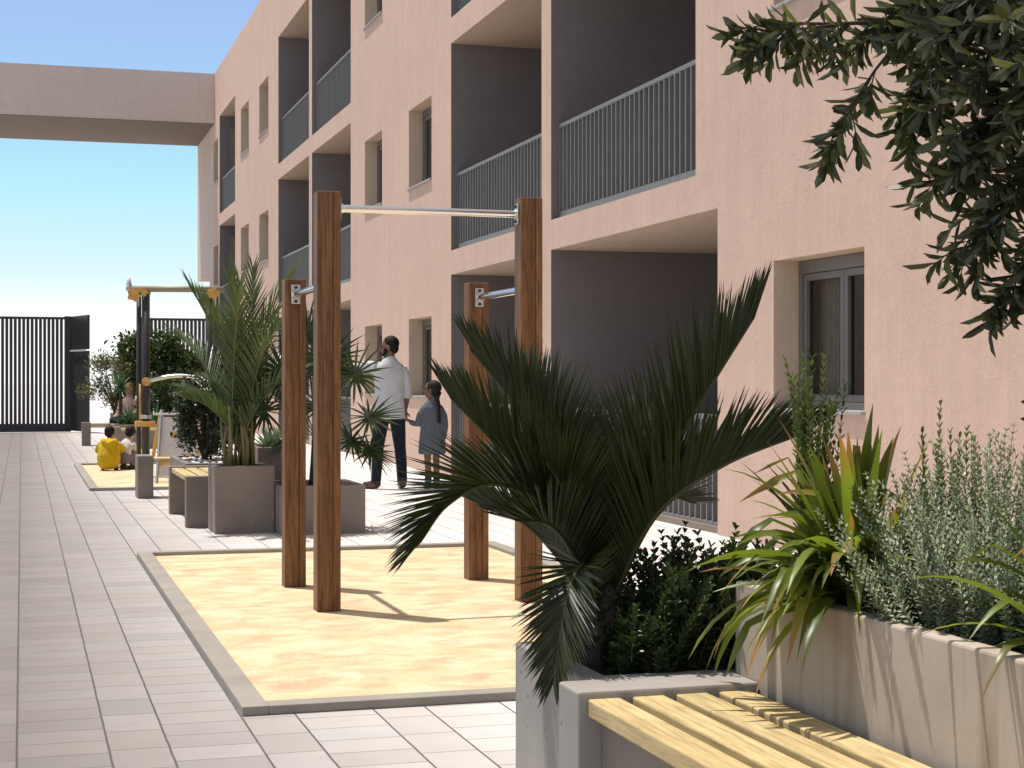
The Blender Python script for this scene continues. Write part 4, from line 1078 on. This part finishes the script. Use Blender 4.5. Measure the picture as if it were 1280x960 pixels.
b.ell(Mh @ V((0, -.020, .040)), (.084, .098, .094), 18, 12, Rh); b.ell(Mh @ V((0, -.050, -.015)), (.076, .060, .070), 14, 10, Rh)
b.ell(Mh @ V((0, .045, -.088)), (.050, .050, .034), 12, 8, Rh); b.ell(Mh @ V((.058, .03, -.06)), (.014, .034, .05), 10, 8, Rh); b.ell(Mh @ V((-.058, .03, -.06)), (.014, .034, .05), 10, 8, Rh)
vp(b, Mm, 'hair', M['hair_b'], mt, .007, 2)
b = MB()
ltube(b, [(0, .0, .815, .192, .138), (0, 0, .90, .184, .132), (0, .005, 1.05, .170, .122), (0, .01, 1.20, .180, .126), (0, .0, 1.36, .196, .124), (0, -.005, 1.44, .165, .100), (0, -.005, 1.495, .088, .080), (0, .002, 1.535, .070, .070)], 20)
ltube(b, [(-.145, 0, 1.41, .078), (-.23, .09, 1.425, .070), (-.31, .17, 1.415, .064), (-.38, .28, 1.405, .058), (-.40, .33, 1.415, .054)])
ltube(b, [(.13, 0, 1.405, .076), (.185, .0, 1.32, .064), (.208, .008, 1.20, .056), (.216, .022, 1.12, .053), (.216, .032, 1.06, .050)])
vp(b, Mm, 'shirt', M['shirt'], mt, .008, 3)
b = MB()
ltube(b, [(0, 0, .83, .162, .120), (0, 0, .90, .162, .118), (0, 0, .95, .155, .112)], 18)
ltube(b, [(-.082, 0, .90, .096, .105), (-.11, .012, .70, .088), (-.137, .018, .48, .070), (-.152, -.010, .30, .066), (-.166, -.010, .09, .060)])
ltube(b, [(.082, 0, .90, .096, .105), (.105, .012, .70, .088), (.127, .018, .48, .070), (.137, -.010, .30, .066), (.147, -.010, .085, .060)])
vp(b, Mm, 'trousers', M['jeans'], mt, .008, 3)
for pts in ([(-.155, -.05, .055), (-.20, .02, .05), (-.285, .105, .04)], [(.145, -.065, .055), (.15, .06, .05), (.157, .185, .04)]):
    b = MB(); ltube(b, [(*pts[0], .042, .044), (*pts[1], .050, .046), (*pts[2], .040, .026)], 12, (0, 0, 1)); p0 = pts[0]
    ltube(b, [(p0[0], p0[1] + .03, .04, .045), (p0[0] - .002, p0[1] + .03, .12, .046)])
    d0 = V(pts[2]) - V(pts[0]); 
    vp(b, Mm, 'shoe', M['shoe'], mt, .006, 2)

# girl: back to the camera, head turned left, left arm reaching to the man's hand
gt_, Mq = person('girl seen from behind in loose grey denim dress with long dark braid and black boots', (4.59, 18.60, 0), .05)
b = MB()
ltube(b, [(0, 0, .60, .105, .085), (0, 0, .72, .098, .078), (0, 0, .84, .105, .078), (0, 0, .95, .118, .074), (0, 0, 1.00, .085, .06), (0, 0, 1.03, .042, .042), (0, .005, 1.10, .038, .040)], 16)
for k in (-1, 1):
    ltube(b, [(k * .055, 0, .63, .062), (k * .055, .008, .47, .048), (k * .052, .012, .32, .038), (k * .05, -.006, .21, .037), (k * .05, -.006, .07, .028)])
    ltube(b, [(k * .05, -.03, .035, .026, .028), (k * .052, .04, .03, .03, .026), (k * .056, .11, .02, .022, .014)], 10, (0, 0, 1))
ltube(b, [(-.095, 0, .945, .032), (-.152, .0, .85, .031), (-.170, .015, .76, .027), (-.215, .10, .765, .022), (-.245, .15, .80, .017)])
hand(b, (-.247, .155, .80), (-.55, .55, .35), (0, 0, 1), .72, .6)
ltube(b, [(.095, 0, .945, .032), (.142, .0, .85, .031), (.155, .0, .74, .026), (.152, .03, .62, .022), (.150, .04, .555, .017)])
hand(b, (.150, .04, .555), (-.03, .1, -1), (-1, 0, 0), .72, .5)
Mh = head(b, V((0, .012, 1.155)), .93, 1.0, .12)
vp(b, Mq, 'body', M['skin_d'], gt_, .0055, 3)
eyes(Mq @ Mh, .93, gt_)
b = MB(); Rh = Mh.to_3x3()
b.ell(Mh @ V((0, -.022, .030)), (.081, .092, .088), 18, 12, Rh); b.ell(Mh @ V((0, -.045, -.02)), (.070, .058, .07), 14, 10, Rh)
pz = Mh @ V((0, -.085, -.03))
pts = [(pz.x + .01, pz.y - .01, pz.z), (.035, -.105, 1.06), (.045, -.115, .98), (.05, -.115, .90), (.052, -.112, .83), (.052, -.108, .78)]
for i in range(26):
    t = i / 25 * (len(pts) - 1); k = min(int(t), len(pts) - 2); p = V(pts[k]).lerp(V(pts[k + 1]), t - k)
    b.ell(p + V((.008 * (-1) ** i, 0, 0)), (.018 - .007 * i / 25, .016 - .006 * i / 25, .016), 8, 6)
vp(b, Mq, 'hair', M['hair_g'], gt_, .006, 2)
b = MB()
ltube(b, [(0, .0, .405, .158, .118), (0, 0, .43, .166, .125), (0, 0, .55, .158, .120), (0, 0, .70, .140, .108), (0, 0, .85, .130, .098), (0, 0, .95, .128, .088), (0, 0, .995, .096, .070), (0, 0, 1.03, .054, .054), (0, .003, 1.06, .050, .050)], 20)
ltube(b, [(-.085, 0, .95, .046), (-.148, .0, .85, .043), (-.172, .015, .755, .042), (-.205, .075, .762, .034), (-.228, .122, .778, .029)])
ltube(b, [(.085, 0, .95, .046), (.142, .0, .85, .043), (.157, .0, .74, .041), (.154, .03, .62, .034), (.152, .037, .58, .030)])
vp(b, Mq, 'dress', M['dress'], gt_, .007, 3)
for k in (-1, 1):
    b = MB(); ltube(b, [(k * .05, -.045, .045, .034, .036), (k * .052, .035, .042, .038, .036), (k * .057, .125, .03, .030, .022)], 12, (0, 0, 1))
    ltube(b, [(k * .05, -.008, .04, .040), (k * .05, -.006, .12, .040), (k * .05, -.006, .19, .043)])
    vp(b, Mq, 'boot', M['boot'], gt_, .006, 2)

# crouching child in a yellow raincoat (back to camera)
ct, Mc = person('crouching child in a bright yellow hooded raincoat seen from behind', (1.17, 23.55, .012), -.15, None, .9)
b = MB()
ltube(b, [(0, -.02, .13, .12, .10), (0, -.03, .25, .115, .10), (0, .02, .38, .105, .085), (0, .05, .44, .075, .06), (0, .065, .47, .038, .038), (0, .08, .52, .036, .036)], 14)
for k in (-1, 1):
    ltube(b, [(k * .06, -.01, .15, .062), (k * .10, .14, .26, .05), (k * .11, .20, .30, .042), (k * .10, .13, .16, .040), (k * .09, .07, .06, .028)])
    ltube(b, [(k * .09, .03, .03, .026, .026), (k * .10, .11, .026, .03, .024), (k * .11, .18, .018, .022, .014)], 10, (0, 0, 1))
ltube(b, [(-.115, .03, .41, .034), (-.165, .12, .30, .028), (-.12, .25, .22, .022)]); hand(b, (-.12, .25, .22), (.25, .6, -.6), (0, 1, .5), .62, .6)
ltube(b, [(.115, .03, .41, .034), (.175, .10, .31, .028), (.13, .24, .25, .022)]); hand(b, (.13, .24, .25), (-.1, .6, -.6), (0, 1, .5), .62, .6)
Mh = head(b, V((0, .10, .575)), .86, -.25, -.35)
vp(b, Mc, 'body', M['skin_d'], ct, .006, 2)
eyes(Mc @ Mh, .86, ct)
b = MB(); Rh = Mh.to_3x3(); b.ell(Mh @ V((0, -.022, .028)), (.078, .090, .085), 16, 12, Rh); b.ell(Mh @ V((0, -.05, -.02)), (.068, .05, .06), 12, 8, Rh); vp(b, Mc, 'hair', M['hair_b'], ct, .007, 2)
b = MB()
ltube(b, [(0, -.03, .065, .145, .125), (0, -.045, .10, .175, .155), (0, -.04, .22, .180, .155), (0, -.01, .34, .165, .130), (0, .03, .43, .125, .10), (0, .05, .475, .075, .075)], 20)
ltube(b, [(-.11, .02, .40, .066), (-.175, .11, .31, .058), (-.14, .23, .235, .048)]); ltube(b, [(.11, .02, .40, .066), (.19, .09, .33, .060), (.15, .21, .26, .048)])
ltube(b, [(-.095, .02, .455, .045), (-.06, -.075, .435, .05), (0, -.115, .40, .052), (.06, -.075, .435, .05), (.095, .02, .455, .045)], 12, (0, 0, 1))
vp(b, Mc, 'raincoat', M['coat'], ct, .008, 2)
b = MB()
for k in (-1, 1): ltube(b, [(k * .065, .0, .15, .07), (k * .105, .14, .26, .062), (k * .115, .20, .30, .056), (k * .105, .13, .16, .052), (k * .092, .06, .06, .045)])
vp(b, Mc, 'trousers', M['dark_cloth'], ct, .008, 2)
for k in (-1, 1):
    b = MB(); ltube(b, [(k * .09, .0, .032, .034, .032), (k * .10, .09, .032, .038, .032), (k * .112, .19, .024, .030, .020)], 12, (0, 0, 1)); vp(b, Mc, 'shoe', M['boot'], ct, .007, 2)

# second child, side-on, reaching to the ground
kt, Mk = person('crouching dark-haired child in a white tee reaching down to the play surface', (1.405, 23.75, .012), -.75, None, .93)
b = MB()
ltube(b, [(0, -.04, .14, .10, .09), (0, -.04, .24, .098, .088), (0, .02, .36, .098, .075), (0, .06, .42, .065, .055), (0, .08, .45, .036, .036), (0, .10, .50, .034, .034)], 14)
for k in (-1, 1):
    ltube(b, [(k * .055, -.02, .15, .058), (k * .09, .12, .27, .048), (k * .10, .17, .31, .040), (k * .09, .10, .16, .038), (k * .08, .05, .06, .027)])
    ltube(b, [(k * .08, .01, .03, .026, .026), (k * .085, .10, .026, .03, .024), (k * .09, .17, .018, .022, .014)], 10, (0, 0, 1))
ltube(b, [(-.105, .03, .39, .032), (-.14, .14, .26, .026), (-.10, .25, .10, .020)]); hand(b, (-.10, .25, .10), (.1, .4, -.8), (0, 1, .5), .6, .5)
ltube(b, [(.105, .03, .39, .032), (.15, .13, .25, .026), (.13, .23, .09, .020)]); hand(b, (.13, .23, .09), (.0, .4, -.8), (0, 1, .5), .6, .5)
Mh = head(b, V((0, .12, .545)), .86, .35, -.45)
vp(b, Mk, 'body', M['skin_l'], kt, .006, 2)
eyes(Mk @ Mh, .86, kt)
b = MB(); Rh = Mh.to_3x3(); b.ell(Mh @ V((0, -.018, .03)), (.082, .094, .085), 16, 12, Rh); b.ell(Mh @ V((0, -.05, -.02)), (.070, .05, .06), 12, 8, Rh); vp(b, Mk, 'hair', M['hair_g'], kt, .007, 2)
b = MB(); ltube(b, [(0, -.045, .22, .118, .108), (0, -.02, .30, .118, .10), (0, .02, .37, .112, .088), (0, .055, .425, .075, .066), (0, .07, .445, .05, .05)], 18)
ltube(b, [(-.10, .03, .385, .048), (-.135, .10, .305, .044)]); ltube(b, [(.10, .03, .385, .048), (.14, .09, .30, .044)])
vp(b, Mk, 'tee_shirt', M['tee'], kt, .008, 2)
b = MB(); ltube(b, [(0, -.045, .10, .112, .105), (0, -.05, .22, .124, .114), (0, -.035, .28, .10, .104), (0, .0, .36, .05, .096)], 16)
for k in (-1, 1): ltube(b, [(k * .06, -.01, .15, .068), (k * .092, .12, .27, .060), (k * .105, .17, .31, .054), (k * .095, .10, .16, .050), (k * .082, .045, .06, .042)])
vp(b, Mk, 'overalls', M['overall'], kt, .008, 2)
for k in (-1, 1):
    b = MB(); ltube(b, [(k * .08, -.02, .032, .033, .032), (k * .085, .08, .032, .037, .032), (k * .092, .18, .024, .029, .020)], 12, (0, 0, 1)); vp(b, Mk, 'shoe', M['boot'], kt, .007, 2)

# seated woman far behind, on the far bench
wt, Mw = person('ginger-haired woman in a blush top sitting among the far plants', (2.02, 33.02, 0), PI * .80)
b = MB()
ltube(b, [(0, 0, .46, .15, .11), (0, 0, .58, .125, .095), (0, .01, .74, .13, .092), (0, .01, .88, .145, .085), (0, .0, .94, .10, .07), (0, .0, .98, .05, .05), (0, .012, 1.06, .046, .05)], 16)
for k in (-1, 1):
    ltube(b, [(k * .085, .0, .50, .082), (k * .09, .22, .52, .07), (k * .09, .42, .50, .052), (k * .09, .43, .30, .048), (k * .09, .42, .09, .036)])
    ltube(b, [(k * .09, .39, .05, .034, .036), (k * .09, .48, .042, .038, .032), (k * .09, .58, .028, .03, .018)], 10, (0, 0, 1))
    ltube(b, [(k * .15, .0, .90, .044), (k * .21, .02, .74, .038), (k * .20, .10, .64, .032), (k * .12, .26, .60, .023)]); hand(b, (k * .12, .26, .60), (-k * .3, .9, -.1), (0, 0, 1), .88, .5)
Mh = head(b, V((0, .018, 1.115)), .98, .2)
vp(b, Mw, 'body', M['skin_l'], wt, .007, 2)
eyes(Mw @ Mh, .98, wt)
b = MB(); Rh = Mh.to_3x3(); b.ell(Mh @ V((0, -.022, .03)), (.086, .096, .090), 16, 12, Rh); b.ell(Mh @ V((0, -.06, -.03)), (.078, .055, .10), 12, 8, Rh); vp(b, Mw, 'hair', M['hair_r'], wt, .008, 2)
b = MB(); ltube(b, [(0, 0, .46, .165, .125), (0, 0, .60, .142, .110), (0, .01, .76, .148, .108), (0, .01, .87, .155, .098), (0, .0, .925, .10, .078)], 18)
for k in (-1, 1): ltube(b, [(k * .14, .0, .885, .056), (k * .20, .015, .78, .050)])
vp(b, Mw, 'top', M['blush'], wt, .009, 2)
b = MB(); ltube(b, [(0, 0, .45, .165, .125), (0, 0, .54, .16, .12)], 16)
for k in (-1, 1): ltube(b, [(k * .085, .0, .50, .094), (k * .09, .22, .52, .084), (k * .09, .44, .505, .064), (k * .09, .44, .30, .06), (k * .09, .43, .10, .056)])
vp(b, Mw, 'trousers', M['dark_cloth'], wt, .009, 2)
for k in (-1, 1):
    b = MB(); ltube(b, [(k * .09, .36, .045, .04, .042), (k * .09, .48, .042, .043, .038), (k * .09, .60, .03, .034, .024)], 12, (0, 0, 1)); vp(b, Mw, 'shoe', M['shoe'], wt, .008, 2)

# ------------------------------------------------------------------ camera, sun, sky
cam = bpy.data.cameras.new('camera'); co = bpy.data.objects.new('camera', cam); COL.objects.link(co)
cam.sensor_width = 36; cam.lens = 2050 / 1280 * 36; cam.shift_y = -3 / 1280; cam.clip_start = .05; cam.clip_end = 3000
co.location = (0, 0, 1.25); co.rotation_euler = (math.radians(90), 0, -math.atan(613 / 2050))
scene.camera = co

EL = math.radians(72.5); sx, sy = -.66, .751          # horizontal direction towards the sun
sd = V((sx * math.cos(EL), sy * math.cos(EL), math.sin(EL))).normalized()
sun = bpy.data.lights.new('sun', 'SUN'); sun.energy = 5.0; sun.angle = math.radians(.9); sun.color = (1, .955, .89)
so = bpy.data.objects.new('sun', sun); COL.objects.link(so); so.rotation_euler = sd.to_track_quat('Z', 'Y').to_euler(); so.location = (-10, 15, 30)

wd = bpy.data.worlds.new('World'); scene.world = wd; wd.use_nodes = True
nt = wd.node_tree; n = N(nt); bg = nt.nodes['Background']
sk = n('ShaderNodeTexSky', sky_type='NISHITA'); sk.sun_disc = False; sk.sun_elevation = EL; sk.sun_rotation = math.atan2(sx, sy); sk.air_density = 1.0; sk.dust_density = .6; sk.ozone_density = 1.2
dirv = n('ShaderNodeTexCoord').outputs['Generated']
dz = n('ShaderNodeSeparateXYZ', {0: dirv}).outputs[2]
# bright summer haze: white at the horizon, turquoise then periwinkle above it, pale higher up
K = 10.0
low = n.ramp(dz, [(0.0, (1.25, 1.25, 1.25)), (.035, (1.12, 1.13, 1.13)), (.064, (.74, .96, 1.0)), (.115, (.50, .87, 1.0)), (.17, (.40, .64, .95)), (.23, (.37, .54, .91)), (.5, (.42, .56, .86))])
lowk = n.mix(1.0, low, (K, K, K), 'MULTIPLY')
up = n.mix(.55, sk.outputs[0], (8.2, 7.9, 7.6))
colr = n.mix(n.ramp(dz, [(.22, 0.0), (.55, 1.0)]), lowk, up)
nt.links.new(colr, bg.inputs['Color']); bg.inputs['Strength'].default_value = .10

scene.view_settings.view_transform = 'Standard'; scene.view_settings.look = 'None'; scene.view_settings.exposure = 0; scene.view_settings.gamma = 1
scene.cycles.use_denoising = True
scene.cycles.max_bounces = 10; scene.cycles.transparent_max_bounces = 12
scene.cycles.sample_clamp_indirect = 8
